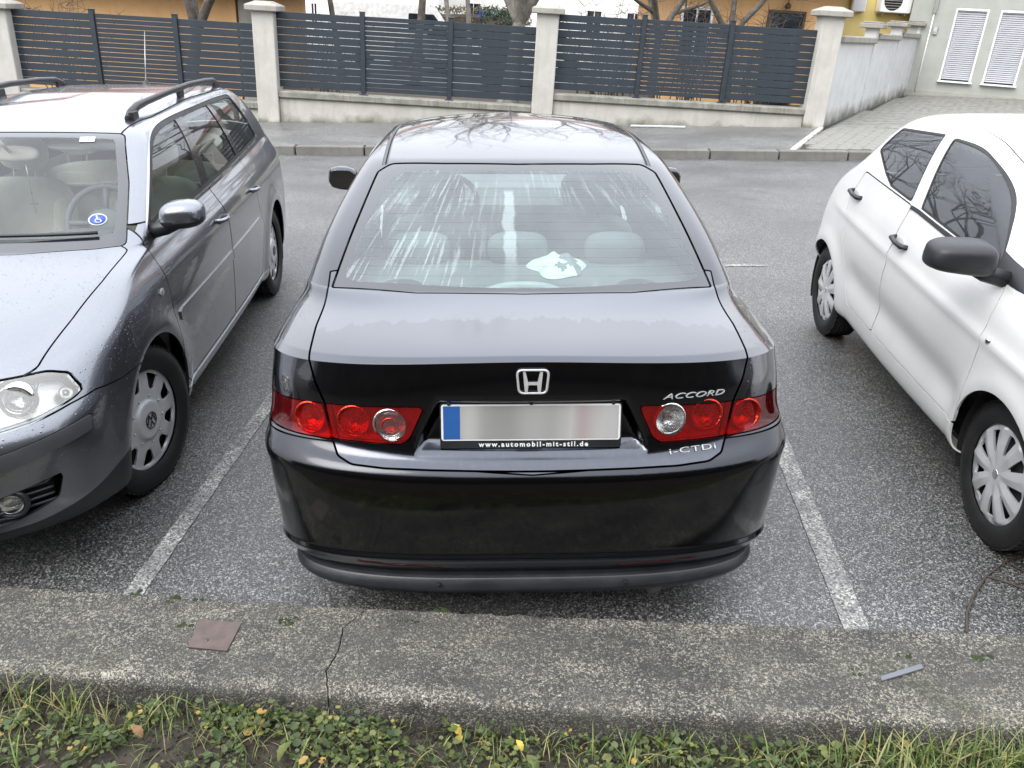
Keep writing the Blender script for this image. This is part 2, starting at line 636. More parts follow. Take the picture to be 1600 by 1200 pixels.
def simple(name, base, rough=.5, metal=0., coat=0., var=.15, vscale=8, bump=0., bscale=60, coat_ior=1.5, spec=.5, kind='Object'):
    """plain material with slight tone variation and fine relief"""
    t = MT(name)
    nz = t.noise(vscale, 5, vec=t.coord(kind=kind))
    dark = tuple(c * (1 - var) for c in base)
    lite = tuple(min(1, c * (1 + var)) for c in base)
    c = t.mix(t.map(nz, .3, .7), dark, lite)
    nm = t.bump(t.noise(bscale, 3, vec=t.coord(kind=kind)), bump, .004) if bump else None
    r = t.map(nz, .3, .7, max(0, rough - .06), min(1, rough + .06))
    return t.done(t.pbr(c, r, metal, nm, coat, coat_ior=coat_ior, spec=spec))


# ------------------------------------------------------------------ object tools
def link(o, parent=None):
    col.objects.link(o)
    if parent is not None:
        o.parent = parent
    return o


def tag(o, label=None, cat=None, group=None, kind=None):
    if label:
        o['label'] = label
    if cat:
        o['category'] = cat
    if group:
        o['group'] = group
    if kind:
        o['kind'] = kind
    return o


def empty(name, loc=(0, 0, 0), rot=(0, 0, 0)):
    o = bpy.data.objects.new(name, None)
    o.empty_display_size = .1
    o.location = loc
    o.rotation_euler = rot
    return link(o)


def obj(name, me, m=None, parent=None):
    if m is not None and not me.materials:
        me.materials.append(MATS[m] if isinstance(m, str) else m)
    return link(bpy.data.objects.new(name, me), parent)


def surf_obj(name, s, m, parent=None, fl=0.):
    if fl:
        s = s.flange(fl)
    me = bpy.data.meshes.new(name)
    me.from_pydata(s.P.tolist(), [], s.F)
    me.polygons.foreach_set('use_smooth', [True] * len(me.polygons))
    me.update()
    if len(me.vertices) == len(s.N):
        me.normals_split_custom_set_from_vertices(s.N.tolist())
    return obj(name, me, m, parent)


class MB:
    """collects simple shapes into one mesh"""
    def __init__(s):
        s.v, s.f, s.sm = [], [], []

    def add(s, V, F, smooth=False, M=None):
        o = len(s.v)
        V = [Vector(p) for p in V]
        if M is not None:
            V = [M @ p for p in V]
        s.v += [tuple(p) for p in V]
        s.f += [[i + o for i in f] for f in F]
        s.sm += [smooth] * len(F)
        return s

    def box(s, c, d, M=None, bev=0.):
        """box with chamfered vertical and horizontal edges"""
        x, y, z = (q / 2 for q in d)
        b = min(bev, x * .45, y * .45, z * .9)
        if b <= 0:
            V = [(sx * x, sy * y, sz * z) for sz in (-1, 1) for sx, sy in ((-1, -1), (1, -1), (1, 1), (-1, 1))]
            F = [[3, 2, 1, 0], [4, 5, 6, 7], [0, 1, 5, 4], [1, 2, 6, 5], [2, 3, 7, 6], [3, 0, 4, 7]]
        else:
            V, F = [], []
            for zz, k in ((-z, b), (-z + b, 0), (z - b, 0), (z, b)):
                for sx, sy, ax in ((-1, -1, 0), (-1, -1, 1), (1, -1, 1), (1, -1, 0), (1, 1, 0), (1, 1, 1), (-1, 1, 1), (-1, 1, 0)):
                    V.append((sx * (x - k - (b if ax else 0)), sy * (y - k - (0 if ax else b)), zz))
            for l in range(3):
                for i in range(8):
                    F.append([l * 8 + i, l * 8 + (i + 1) % 8, l * 8 + 8 + (i + 1) % 8, l * 8 + 8 + i])
            F.append(list(range(7, -1, -1)))
            F.append(list(range(24, 32)))
        V = [(p[0] + c[0], p[1] + c[1], p[2] + c[2]) for p in V]
        return s.add(V, F, False, M)

    def tube(s, path, r, n=8, caps=True, M=None, flat=1.):
        P = [Vector(p) for p in path]
        rr = [r] * len(P) if np.isscalar(r) else list(r)
        V, F = [], []
        t0 = (P[1] - P[0]).normalized()
        up = Vector((0, 0, 1)) if abs(t0.z) < .9 else Vector((1, 0, 0))
        a = t0.cross(up).normalized()
        for i, p in enumerate(P):
            t = (P[min(i + 1, len(P) - 1)] - P[max(i - 1, 0)]).normalized()
            a = (a - t * a.dot(t)).normalized()
            b = t.cross(a)
            for k in range(n):
                g = 2 * PI * k / n
                V.append(p + a * (math.cos(g) * rr[i]) + b * (math.sin(g) * rr[i] * flat))
        for i in range(len(P) - 1):
            for k in range(n):
                F.append([i * n + k, i * n + (k + 1) % n, (i + 1) * n + (k + 1) % n, (i + 1) * n + k])
        if caps:
            F.append(list(range(n - 1, -1, -1)))
            F.append([(len(P) - 1) * n + k for k in range(n)])
        return s.add(V, F, True, M)

    def lathe(s, prof, n=48, M=None, a0=0., a1=2 * PI):
        """profile [(r, h)] turned about local z"""
        V, F = [], []
        full = abs(a1 - a0 - 2 * PI) < 1e-6
        k = n if full else n + 1
        for r, h in prof:
            for i in range(k):
                g = a0 + (a1 - a0) * i / n
                V.append((r * math.cos(g), r * math.sin(g), h))
        for j in range(len(prof) - 1):
            for i in range(n):
                F.append([j * k + i, j * k + (i + 1) % k, (j + 1) * k + (i + 1) % k, (j + 1) * k + i])
        return s.add(V, F, True, M)

    def prism(s, poly, z0, z1, M=None, taper=1.):
        n = len(poly)
        c = np.mean(np.asarray(poly, float), 0)
        V = [(p[0], p[1], z0) for p in poly] + [(c[0] + (p[0] - c[0]) * taper, c[1] + (p[1] - c[1]) * taper, z1) for p in poly]
        F = [list(range(n - 1, -1, -1)), [n + i for i in range(n)]] + [[i, (i + 1) % n, n + (i + 1) % n, n + i] for i in range(n)]
        return s.add(V, F, False, M)

    def pillow(s, c, d, e=3., n=14, M=None, rot=None):
        """rounded cushion (superellipsoid)"""
        V, F = [], []
        f = lambda t, p: math.copysign(abs(t) ** (2 / p), t)
        for i in range(n + 1):
            a = -PI / 2 + PI * i / n
            for j in range(2 * n):
                b = 2 * PI * j / (2 * n)
                p = Vector((d[0] / 2 * f(math.cos(a), e) * f(math.cos(b), e), d[1] / 2 * f(math.cos(a), e) * f(math.sin(b), e), d[2] / 2 * f(math.sin(a), e)))
                if rot is not None:
                    p = rot @ p
                V.append((p.x + c[0], p.y + c[1], p.z + c[2]))
        for i in range(n):
            for j in range(2 * n):
                F.append([i * 2 * n + j, i * 2 * n + (j + 1) % (2 * n), (i + 1) * 2 * n + (j + 1) % (2 * n), (i + 1) * 2 * n + j])
        return s.add(V, F, True, M)

    def mesh(s, name):
        me = bpy.data.meshes.new(name)
        me.from_pydata(s.v, [], s.f)
        me.polygons.foreach_set('use_smooth', s.sm)
        me.validate()
        me.update()
        return me

    def build(s, name, m, parent=None):
        return obj(name, s.mesh(name), m, parent)


def text_mesh(body, size, depth, shear=0., space=1., sx=1., bold=0.):
    cu = bpy.data.curves.new('lettering', 'FONT')
    cu.body = body
    cu.size = size
    cu.extrude = depth
    cu.shear = shear
    cu.space_character = space
    cu.offset = bold
    cu.align_x = 'CENTER'
    cu.align_y = 'CENTER'
    cu.resolution_u = 3
    o = bpy.data.objects.new('lettering', cu)
    col.objects.link(o)
    me = bpy.data.meshes.new_from_object(o.evaluated_get(bpy.context.evaluated_depsgraph_get()))
    bpy.data.objects.remove(o)
    bpy.data.curves.remove(cu)
    for v in me.vertices:
        v.co.x *= sx
    return me


def frame(o, x, y, z=None):
    """matrix from origin and two axes"""
    x = Vector(x).normalized()
    y = Vector(y)
    y = (y - x * y.dot(x)).normalized()
    z = x.cross(y)
    return Matrix(((x.x, y.x, z.x, o[0]), (x.y, y.y, z.y, o[1]), (x.z, y.z, z.z, o[2]), (0, 0, 0, 1)))
# ------------------------------------------------------------------ materials
def paint(name, base, metal, rough, coat_ior, drops, dust=.0, crough=.04):
    t = MT(name)
    fl = t.voro(900, out=1)
    c = t.mix(t.map(t.noise(3, 4), .35, .7, 0, .35), base, tuple(q * .8 for q in base))
    if metal:
        sep = t.n('SeparateColor')
        t.put(sep.inputs[0], fl)
        c = t.mix(t.map(sep.outputs[0], .75, 1., 0, .25), c, tuple(min(1, q * 2.2) for q in base))
    # dust film and run-off streaks left by the rain
    sv = t.coord((38, 38, 2.2))
    st = t.map(t.noise(1.0, 5, .6, sv), .52, .74)
    grime = t.math('MULTIPLY', st, t.map(t.noise(2.2, 3), .35, .7, .1, 1))
    c = t.mix(t.math('MULTIPLY', grime, dust), c, (.34, .33, .31))
    c = t.mix(dust * .12, c, (.34, .33, .31))
    # beads of rain
    d1 = t.voro(95, 'F1', t.coord((1, .75, 1)))
    d2 = t.voro(41, 'F1')
    gate = t.map(t.noise(9, 3), .42, .62)
    h = t.math('ADD', t.math('MULTIPLY', t.map(d1, .22, .02), gate), t.map(d2, .16, .02))
    nb = t.bump(h, drops, .0022)
    orange = t.bump(t.noise(160, 2), .012, .001, nb)
    cr = t.math('ADD', t.math('MULTIPLY', grime, .10), crough)
    return t.done(t.pbr(c, rough, metal, nb, 1., cr, coat_ior=coat_ior, coat_normal=orange))


paint('paint_black', (.014, .0165, .025), 1., .20, 1.7, .16, .02)
paint('paint_bumper', (.010, .0115, .016), 1., .24, 1.5, .05, .015, crough=.09)
paint('paint_grey', (.185, .196, .216), .9, .28, 1.6, .6, .03)
paint('paint_white', (.65, .65, .635), 0., .42, 1.45, .14, .06)


def wet_lid():
    """boot lid paint: the rain film still lies on the upper half and breaks up in ragged tongues"""
    t = MT('paint_lid')
    sx = t.n('SeparateXYZ')
    t.put(sx.inputs[0], t.tc.outputs['Object'])
    y = sx.outputs[1]
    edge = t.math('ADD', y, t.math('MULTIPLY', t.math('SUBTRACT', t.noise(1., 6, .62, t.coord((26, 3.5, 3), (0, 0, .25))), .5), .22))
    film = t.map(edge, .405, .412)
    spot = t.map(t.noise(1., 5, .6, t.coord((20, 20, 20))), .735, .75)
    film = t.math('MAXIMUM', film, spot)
    sv = t.coord((60, 60, 1.6))
    st = t.math('MULTIPLY', t.map(t.noise(1., 5, .65, sv), .5, .75), t.map(sx.outputs[2], .98, .9))
    c = t.mix(t.math('MULTIPLY', st, .05), (.015, .019, .032), (.30, .30, .30))
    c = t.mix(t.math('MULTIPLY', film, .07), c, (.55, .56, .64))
    d2 = t.voro(120, 'F1')
    nb = t.bump(t.map(d2, .15, .02), .12, .002)
    cr = t.math('ADD', t.map(film, 0, 1, .09, .03), t.math('MULTIPLY', st, .06))
    return t.done(t.pbr(c, .20, 1., None, 1., cr, coat_ior=1.7, coat_normal=nb))


wet_lid()


def glass(name, tint, dirt, ior=1.5, streak=0., wires=False, beads=0., film=(.72, .78, .78)):
    t = MT(name)
    tr = t.n('BsdfTransparent')
    tr.inputs[0].default_value = (*tint, 1)
    gl = t.n('BsdfGlossy')
    gl.inputs['Roughness'].default_value = .012
    gl.inputs['Color'].default_value = (.97, .97, 1, 1)
    if beads:
        d = t.map(t.voro(110, 'F1'), .2, .02)
        d = t.math('ADD', d, t.map(t.voro(47, 'F1'), .16, .02))
        nb = t.bump(d, beads, .002)
        t.put(gl.inputs['Normal'], nb)
    fr = t.n('Fresnel')
    fr.inputs[0].default_value = ior
    m1 = t.n('MixShader')
    t.put(m1.inputs[0], fr.outputs[0])
    t.put(m1.inputs[1], tr.outputs[0])
    t.put(m1.inputs[2], gl.outputs[0])
    df = t.n('BsdfDiffuse')
    fac = t.map(t.noise(4, 5), .3, .7, dirt * .6, dirt * 1.3)
    colr = film
    if streak:
        sx = t.n('SeparateXYZ')
        t.put(sx.inputs[0], t.tc.outputs['Object'])
        # runs of water: fan out from the top centre towards the lower corners
        ang = t.math('DIVIDE', sx.outputs[0], t.math('SUBTRACT', 2.15, sx.outputs[1]))
        cv = t.n('CombineXYZ')
        t.put(cv.inputs[0], t.math('MULTIPLY', ang, 95.))
        t.put(cv.inputs[1], t.math('MULTIPLY', sx.outputs[1], 4.2))
        nz = t.noise(1., 4, .62, cv.outputs[0])
        side = t.math('MAXIMUM', t.map(sx.outputs[0], -.05, -.30), t.math('MULTIPLY', t.map(sx.outputs[1], .98, 1.12), .6))
        side = t.math('MULTIPLY', side, t.map(t.noise(2.6, 2), .30, .52, .25, 1.))
        st = t.math('MULTIPLY', t.map(nz, .56, .60), side)
        blob = t.math('MULTIPLY', t.map(t.noise(1., 3, .6, t.coord((9, 2.2, 0))), .66, .68), .8)
        cx = t.math('ABSOLUTE', t.math('ADD', t.math('ADD', sx.outputs[0], .045), t.math('MULTIPLY', t.math('SUBTRACT', t.noise(11, 4), .5), .05)))
        smear = t.math('MULTIPLY', t.map(cx, .024, .017), t.math('MULTIPLY', t.map(sx.outputs[1], 1.13, 1.11), t.map(sx.outputs[1], .72, .80, .15, 1.)))
        st = t.math('MAXIMUM', st, t.math('MAXIMUM', t.math('MULTIPLY', blob, .4), smear))
        fac = t.math('ADD', fac, t.math('MULTIPLY', st, streak))
    t.put(df.inputs[0], colr)
    m2 = t.n('MixShader')
    t.put(m2.inputs[0], fac)
    t.put(m2.inputs[1], m1.outputs[0])
    t.put(m2.inputs[2], df.outputs[0])
    last = m2
    if wires:
        sx2 = t.n('SeparateXYZ')
        t.put(sx2.inputs[0], t.tc.outputs['Object'])
        fz = t.math('FRACT', t.math('MULTIPLY', t.math('ADD', sx2.outputs[2], t.math('MULTIPLY', t.math('MULTIPLY', sx2.outputs[0], sx2.outputs[0]), .03)), 46.))
        ln = t.math('MULTIPLY', t.math('LESS_THAN', fz, .04), .38)
        dk = t.n('BsdfDiffuse')
        dk.inputs[0].default_value = (.10, .09, .08, 1)
        m3 = t.n('MixShader')
        t.put(m3.inputs[0], ln)
        t.put(m3.inputs[1], m2.outputs[0])
        t.put(m3.inputs[2], dk.outputs[0])
        last = m3
    return t.done(last.outputs[0])


glass('glass_rear', (.80, .96, .93), .085, 1.7, .18, True, film=(.66, .77, .77))
glass('glass_side', (.58, .66, .62), .02, 1.6, beads=.0)
glass('glass_side_wet', (.26, .33, .34), .05, 1.6, beads=.35, film=(.5, .55, .58))
glass('glass_front', (.92, .95, .93), .02, 1.5, beads=.0, film=(.66, .70, .68))
simple('frit', (.010, .011, .014), .12, coat=1., coat_ior=1.55, var=.1)
simple('black_gloss', (.012, .012, .013), .18, coat=.6)
simple('black_plastic', (.014, .015, .017), .42, var=.2, bump=.15, bscale=400)
simple('grey_plastic', (.017, .018, .021), .34, var=.25, vscale=14, bump=.2, bscale=300)
simple('trim_grey', (.05, .053, .058), .4, var=.15)
simple('rubber', (.012, .012, .012), .6, var=.2)
simple('void_black', (.004, .004, .004), .9, var=.1)
simple('badge_silver', (.46, .46, .45), .3, .25, var=.04)
simple('chrome', (.80, .80, .78), .10, 1., var=.04)
simple('aluminium', (.48, .49, .50), .28, 1., var=.05)
simple('hub_silver', (.56, .57, .58), .36, .4, coat=.3, var=.06, vscale=20)
simple('hub_dark', (.035, .036, .038), .6, var=.2)
simple('brake_metal', (.25, .22, .2), .5, .8, var=.3)
simple('lamp_chrome', (.85, .85, .84), .12, 1., var=.05, bump=.5, bscale=120)
simple('lamp_red_back', (.42, .012, .016), .28, .35, var=.2, vscale=30, bump=.35, bscale=260)
simple('lamp_red_facet', (.90, .05, .03), .16, .9, var=.55, vscale=70, bump=1., bscale=90)
simple('seat_beige', (.74, .70, .60), .7, var=.08, bump=.25, bscale=30)
simple('seat_grey', (.15, .16, .165), .8, var=.15, bump=.2, bscale=200)
simple('lining_grey', (.46, .49, .48), .9, var=.08)
simple('lining_beige', (.55, .53, .46), .9, var=.08)
simple('dash_grey', (.13, .14, .145), .65, var=.1, bump=.2, bscale=300)
simple('plate_blue', (.02, .085, .27), .35, var=.05)
simple('print_white', (.66, .66, .65), .4, var=.03)
simple('print_blue', (.02, .06, .33), .4, var=.05)
simple('fabric_white', (.82, .80, .70), .9, var=.06, bump=.4, bscale=60)
simple('fabric_grey', (.20, .24, .25), .9, var=.1)
simple('mirror_glass', (.16, .175, .18), .03, 1., var=.02)


def lens(name, tint, fac, ior=1.5, rib=0.):
    t = MT(name)
    tr = t.n('BsdfTransparent')
    tr.inputs[0].default_value = (*tint, 1)
    gl = t.n('BsdfGlossy')
    gl.inputs['Roughness'].default_value = .03
    if rib:
        t.put(gl.inputs['Normal'], t.bump(t.noise(rib, 2), .1, .002))
    df = t.n('BsdfDiffuse')
    df.inputs[0].default_value = (*[q * .8 for q in tint], 1)
    fr = t.n('Fresnel')
    fr.inputs[0].default_value = ior
    m1, m2 = t.n('MixShader'), t.n('MixShader')
    m1.inputs[0].default_value = fac
    t.put(m1.inputs[1], tr.outputs[0])
    t.put(m1.inputs[2], df.outputs[0])
    t.put(m2.inputs[0], fr.outputs[0])
    t.put(m2.inputs[1], m1.outputs[0])
    t.put(m2.inputs[2], gl.outputs[0])
    return t.done(m2.outputs[0])


lens('lens_red', (.92, .05, .05), .12)
lens('lens_dark_red', (.38, .008, .015), .12)
lens('lens_clear', (.96, .96, .95), .04)
lens('lens_haze', (.95, .95, .90), .26)


def tyre_mat():
    t = MT('tyre')
    c = t.mix(t.map(t.noise(7, 5), .45, .75), (.0035, .0035, .0035), (.013, .0127, .012))
    return t.done(t.pbr(c, .62, 0, t.bump(t.noise(120, 2), .2, .002)))


tyre_mat()


def plate_mat():
    """registration plate: white, its characters unreadable, only soft grey blurs"""
    t = MT('plate_white')
    n = t.noise(1., .5, .3, t.coord((11, 0, .5)))
    c = t.ramp(n, [(.30, (.22, .22, .21)), (.46, (.28, .28, .27)), (.60, (.36, .355, .345)), (.78, (.31, .265, .26))])
    return t.done(t.pbr(c, .35))


plate_mat()


# ------------------------------------------------------------------ ground and building materials
def asphalt(name, lite=1., scale=1., tint=(1, 1, 1)):
    t = MT(name)
    a = t.voro(105 * scale, out=1)
    sa = t.n('SeparateColor')
    t.put(sa.inputs[0], a)
    b = t.voro(230 * scale, out=1)
    sb = t.n('SeparateColor')
    t.put(sb.inputs[0], b)
    g = lambda v: tuple(v * lite * q for q in tint)
    ca = t.ramp(sa.outputs[0], [(.0, g(.010)), (.48, g(.030)), (.62, g(.10)), (.76, g(.30)), (1., g(.75))])
    cb = t.ramp(sb.outputs[0], [(.0, g(.010)), (.55, g(.035)), (.78, g(.22)), (1., g(.65))])
    c = t.mix(.5, ca, cb)
    edge = t.voro(105 * scale, 'DISTANCE_TO_EDGE')
    c = t.mix(t.map(edge, .0, .11, .85, 0), c, g(.010))
    big = t.noise(.9, 5)
    c = t.mix(t.map(big, .40, .62, 0, .30), c, g(.022))
    c = t.mix(t.math('MULTIPLY', t.map(t.noise(1.9, 3), .66, .76), .45), c, g(.022))
    c = t.mix(t.map(t.noise(3.1, 4), .62, .8, 0, .22), c, tuple(.13 * lite * q for q in (1.05, 1, .85)))
    h = t.math('ADD', t.map(edge, 0, .35), t.math('MULTIPLY', sa.outputs[1], .6))
    r = t.map(big, .35, .7, .46, .32)
    return t.done(t.pbr(c, r, 0, t.bump(h, .32, .003), spec=.8))


asphalt('asphalt', .86, 1.55, (1., .99, .95))
asphalt('sidewalk_asphalt', 1.25, 1.2, (1, .98, .94))


def lane_paint():
    t = MT('worn_paint')
    a = t.voro(150, out=1)
    sa = t.n('SeparateColor')
    t.put(sa.inputs[0], a)
    wear = t.math('ADD', t.math('MULTIPLY', sa.outputs[0], .55), t.math('MULTIPLY', t.noise(5, 6, .65), .9))
    k = t.map(wear, .42, .66)
    c = t.mix(k, (.46, .45, .40), t.mix(sa.outputs[1], (.05, .05, .05), (.24, .24, .23)))
    h = t.voro(150, 'DISTANCE_TO_EDGE')
    return t.done(t.pbr(c, .6, 0, t.bump(h, .4, .003)))


lane_paint()


def kerb_mat():
    """weathered concrete: grey-brown matrix, fine washed-out aggregate, paler on the worn edges"""
    t = MT('kerb_concrete')
    v = t.voro(170, out=1)
    s1 = t.n('SeparateColor')
    t.put(s1.inputs[0], v)
    v2 = t.voro(360, out=1)
    s2 = t.n('SeparateColor')
    t.put(s2.inputs[0], v2)
    wr = t.n('Attribute', attribute_name='tone').outputs['Fac']
    base = t.mix(t.map(t.noise(3.2, 6, .65), .32, .68), (.050, .050, .048), (.125, .120, .104))
    patch = t.noise(7, 7, .72, t.coord((.55, 1.3, 1)))
    k = t.math('ADD', t.math('MULTIPLY', s1.outputs[0], .48), t.math('MULTIPLY', s2.outputs[0], .40))
    k = t.math('ADD', k, t.math('MULTIPLY', t.math('SUBTRACT', patch, .5), .85))
    k = t.math('ADD', k, t.math('MULTIPLY', t.math('MULTIPLY', wr, t.map(t.noise(9, 4), .35, .65)), .20))
    k = t.math('SUBTRACT', k, .03)
    c = t.mix(t.map(k, .44, .62), base, (.31, .29, .235))
    c = t.mix(t.map(k, .70, .84), c, (.56, .52, .42))
    c = t.mix(t.math('MULTIPLY', t.map(s2.outputs[1], .80, .86), .7), c, (.022, .022, .022))
    c = t.mix(t.math('MULTIPLY', t.map(t.noise(4.3, 5), .60, .74), .45), c, (.06, .066, .03))
    e = t.voro(170, 'DISTANCE_TO_EDGE')
    h = t.math('ADD', t.math('MULTIPLY', t.map(k, .4, 1.), .9), t.map(e, 0, .3))
    return t.done(t.pbr(c, .85, 0, t.bump(h, .8, .006)))


kerb_mat()


def concrete(name, a, b, rough=.85, stain=(.12, .12, .10), amt=.5, scale=1., moss=0.):
    t = MT(name)
    c = t.mix(t.map(t.noise(2.5 * scale, 6, .6), .3, .7), a, b)
    run = t.map(t.noise(1., 5, .6, t.coord((9 * scale, 9 * scale, 1.1 * scale))), .52, .75)
    c = t.mix(t.math('MULTIPLY', run, amt), c, stain)
    c = t.mix(t.math('MULTIPLY', t.map(t.noise(60 * scale, 4), .58, .7), .25), c, stain)
    if moss:
        sx = t.n('SeparateXYZ')
        t.put(sx.inputs[0], t.tc.outputs['Object'])
        g = t.math('ADD', sx.outputs[2], t.math('MULTIPLY', t.math('SUBTRACT', t.noise(3.2, 6), .5), .5))
        c = t.mix(t.math('MULTIPLY', t.map(g, moss, moss * .2), .85), c, (.10, .10, .055))
    return t.done(t.pbr(c, rough, 0, t.bump(t.noise(45 * scale, 5), .35, .008)))


concrete('pillar_plaster', (.40, .385, .345), (.52, .50, .455), amt=.4, stain=(.30, .28, .23), moss=.14)
concrete('wall_plaster', (.39, .375, .33), (.50, .485, .435), amt=.45, stain=(.26, .245, .20), moss=.20)
concrete('white_wall', (.50, .50, .49), (.61, .61, .60), amt=.3, stain=(.42, .42, .38), moss=.30)
concrete('cap_stone', (.22, .21, .18), (.36, .34, .30), amt=.45, stain=(.10, .10, .085))
concrete('slab_stone', (.15, .145, .12), (.30, .29, .25), amt=.75, stain=(.055, .06, .045), scale=2.)
concrete('kerb_stone', (.115, .112, .10), (.19, .183, .165), amt=.5, stain=(.08, .08, .07))
concrete('paver_stone', (.15, .147, .13), (.26, .252, .225), amt=.4, stain=(.11, .11, .09), scale=3.)
concrete('grey_render', (.32, .33, .295), (.38, .39, .35), amt=.18, stain=(.30, .31, .27))
concrete('plinth', (.30, .295, .26), (.37, .36, .32), amt=.3, stain=(.18, .18, .15))
concrete('ochre_render', (.62, .36, .15), (.70, .43, .20), amt=.3, stain=(.42, .26, .13))
concrete('yellow_render', (.72, .56, .20), (.80, .64, .26), amt=.12, stain=(.6, .45, .18))
concrete('white_render', (.72, .71, .66), (.80, .79, .74), amt=.1, stain=(.5, .5, .45))
simple('fence_paint', (.019, .027, .036), .5, coat=.0, var=.12, vscale=5)
simple('shutter_white', (.55, .56, .59), .45, var=.05)
simple('frame_white', (.80, .80, .79), .4, var=.04)
simple('dark_glass', (.015, .02, .026), .08, coat=.5)
simple('wood_dark', (.07, .045, .03), .6, var=.3)
simple('roof_tile', (.20, .09, .06), .7, var=.3, bump=.3, bscale=20)
simple('steel_plate', (.105, .078, .068), .5, .25, var=.25, vscale=25, bump=.3, bscale=80)
simple('grey_strip', (.13, .14, .155), .4, .2, var=.1)
simple('paint_silver', (.5, .52, .54), .3, .6, coat=1.)
simple('paint_light', (.75, .75, .73), .3, coat=1.)
simple('sign_blue', (.02, .06, .45), .4, var=.1)
simple('tarmac_far', (.16, .16, .16), .8, var=.2)


def soil_mat():
    t = MT('soil')
    c = t.mix(t.map(t.noise(14, 7, .65), .3, .7), (.020, .016, .011), (.080, .062, .045))
    c = t.mix(t.map(t.noise(3, 4), .55, .75, 0, .5), c, (.115, .092, .068))
    return t.done(t.pbr(c, .9, 0, t.bump(t.noise(70, 6, .7), 1., .018)))


soil_mat()


def leaf_mat(name, stops, rough=.5):
    t = MT(name)
    oi = t.n('Attribute', attribute_name='tone')
    c = t.ramp(oi.outputs['Fac'], stops)
    c = t.mix(t.map(t.noise(60, 3), .4, .7, 0, .35), c, tuple(q * .5 for q in stops[0][1]))
    b = t.n('BsdfTranslucent')
    t.put(b.inputs[0], c)
    m = t.n('MixShader')
    m.inputs[0].default_value = .25
    t.put(m.inputs[1], t.pbr(c, rough))
    t.put(m.inputs[2], b.outputs[0])
    return t.done(m.outputs[0])


leaf_mat('grass_blade', [(0., (.05, .085, .02)), (.40, (.12, .18, .04)), (.62, (.22, .28, .065)), (.78, (.32, .31, .12)), (1., (.34, .25, .13))])
leaf_mat('clover_leaf', [(0., (.030, .048, .016)), (.5, (.075, .11, .03)), (.8, (.16, .18, .045)), (.93, (.32, .29, .06)), (1., (.42, .26, .08))])
leaf_mat('yellow_leaf', [(0., (.55, .36, .05)), (1., (.66, .50, .08))])
leaf_mat('brown_leaf', [(0., (.22, .11, .05)), (1., (.34, .18, .08))])
leaf_mat('hedge_leaf', [(0., (.045, .05, .03)), (.5, (.09, .08, .05)), (1., (.15, .12, .08))], .7)
leaf_mat('evergreen_leaf', [(0., (.012, .028, .014)), (.6, (.03, .06, .03)), (1., (.06, .10, .05))], .5)
simple('moss', (.026, .038, .012), .95, var=.5, vscale=90, bump=.8, bscale=250)
simple('bark', (.085, .072, .058), .9, var=.5, vscale=9, bump=.8, bscale=24)
simple('bark_light', (.17, .155, .13), .9, var=.4, vscale=9, bump=.8, bscale=24)
simple('twig', (.06, .045, .035), .85, var=.3)
# ------------------------------------------------------------------ car building
def W_(P):
    return .6 * P[:, 1] + .8 * P[:, 2]


def WF(P):
    return -.6 * P[:, 1] + .8 * P[:, 2]


def rear_fn(poly, ymax=9.):
    return lambda P, A: np.maximum(sdf(poly, np.stack([np.abs(P[:, 0]), W_(P)], 1)), P[:, 1] - ymax)


def front_fn(poly, ymin):
    return lambda P, A: np.maximum(sdf(poly, np.stack([np.abs(P[:, 0]), WF(P)], 1)), ymin - P[:, 1])


def side_fn(poly, xmin=.4):
    return lambda P, A: np.maximum(sdf(poly, P[:, 1:3]), xmin - np.abs(P[:, 0]))


def qz_fn(poly, ymax):
    return lambda P, A: np.maximum(sdf(poly, np.stack([np.abs(A[:, 0]), P[:, 2]], 1)), P[:, 1] - ymax)


def xz_front_fn(poly, ymin):
    return lambda P, A: np.maximum(sdf(poly, np.stack([np.abs(P[:, 0]), P[:, 2]], 1)), ymin - P[:, 1])


def cut(s, fn, gap=.0):
    """-> (panel inside fn, rest); a strip of 2*gap between them is left open"""
    a, b = s.split(lambda P, A: fn(P, A) + gap)
    if gap:
        _, b = b.split(lambda P, A: fn(P, A) - gap)
    return a, b


def band(s, f, wd, gate):
    """cut the strip |f| < wd where gate < 0 -> (strip, rest)"""
    a, hi = s.split(lambda P, A: f(P) - wd)
    lo, mid = a.split(lambda P, A: f(P) + wd)
    strip, back = mid.split(lambda P, A: gate(P))
    return strip, join(lo, hi, back)


def halves(s):
    return s.where(lambda C: C[:, 0] < 0), s.where(lambda C: C[:, 0] >= 0)


def nearest(s, q, z):
    i = np.argmin((s.A[:, 0] - q) ** 2 + (s.P[:, 2] - z) ** 2)
    return s.P[i], s.N[i]


def nearest3(s, p):
    i = np.argmin(((s.P - np.array(p)) ** 2).sum(1))
    return s.P[i], s.N[i]


def on_normal(p, n, up=(0, 0, 1)):
    """frame at p whose local z is n, local y is up"""
    n = Vector(n).normalized()
    u = Vector(up)
    u = (u - n * u.dot(n)).normalized()
    return frame(p, u.cross(n), u)


def arch_cut(s, cy, cz, R):
    return s.split(lambda P, A: np.maximum(np.hypot(P[:, 1] - cy, P[:, 2] - cz) - R, .3 - np.abs(P[:, 0])))[1]


def arch_liner(root, cy, cz, R, x0, x1):
    for sgn in (-1, 1):
        mb = MB()
        M = Matrix(((0, 0, sgn, 0), (1, 0, 0, cy), (0, 1, 0, cz), (0, 0, 0, 1)))
        mb.lathe([(.02, x0), (R * .6, x0), (R + .012, x0 + .02), (R + .012, x1)], 40, M, R_(-25), R_(205))
        mb.build('arch_liner', 'void_black', root)


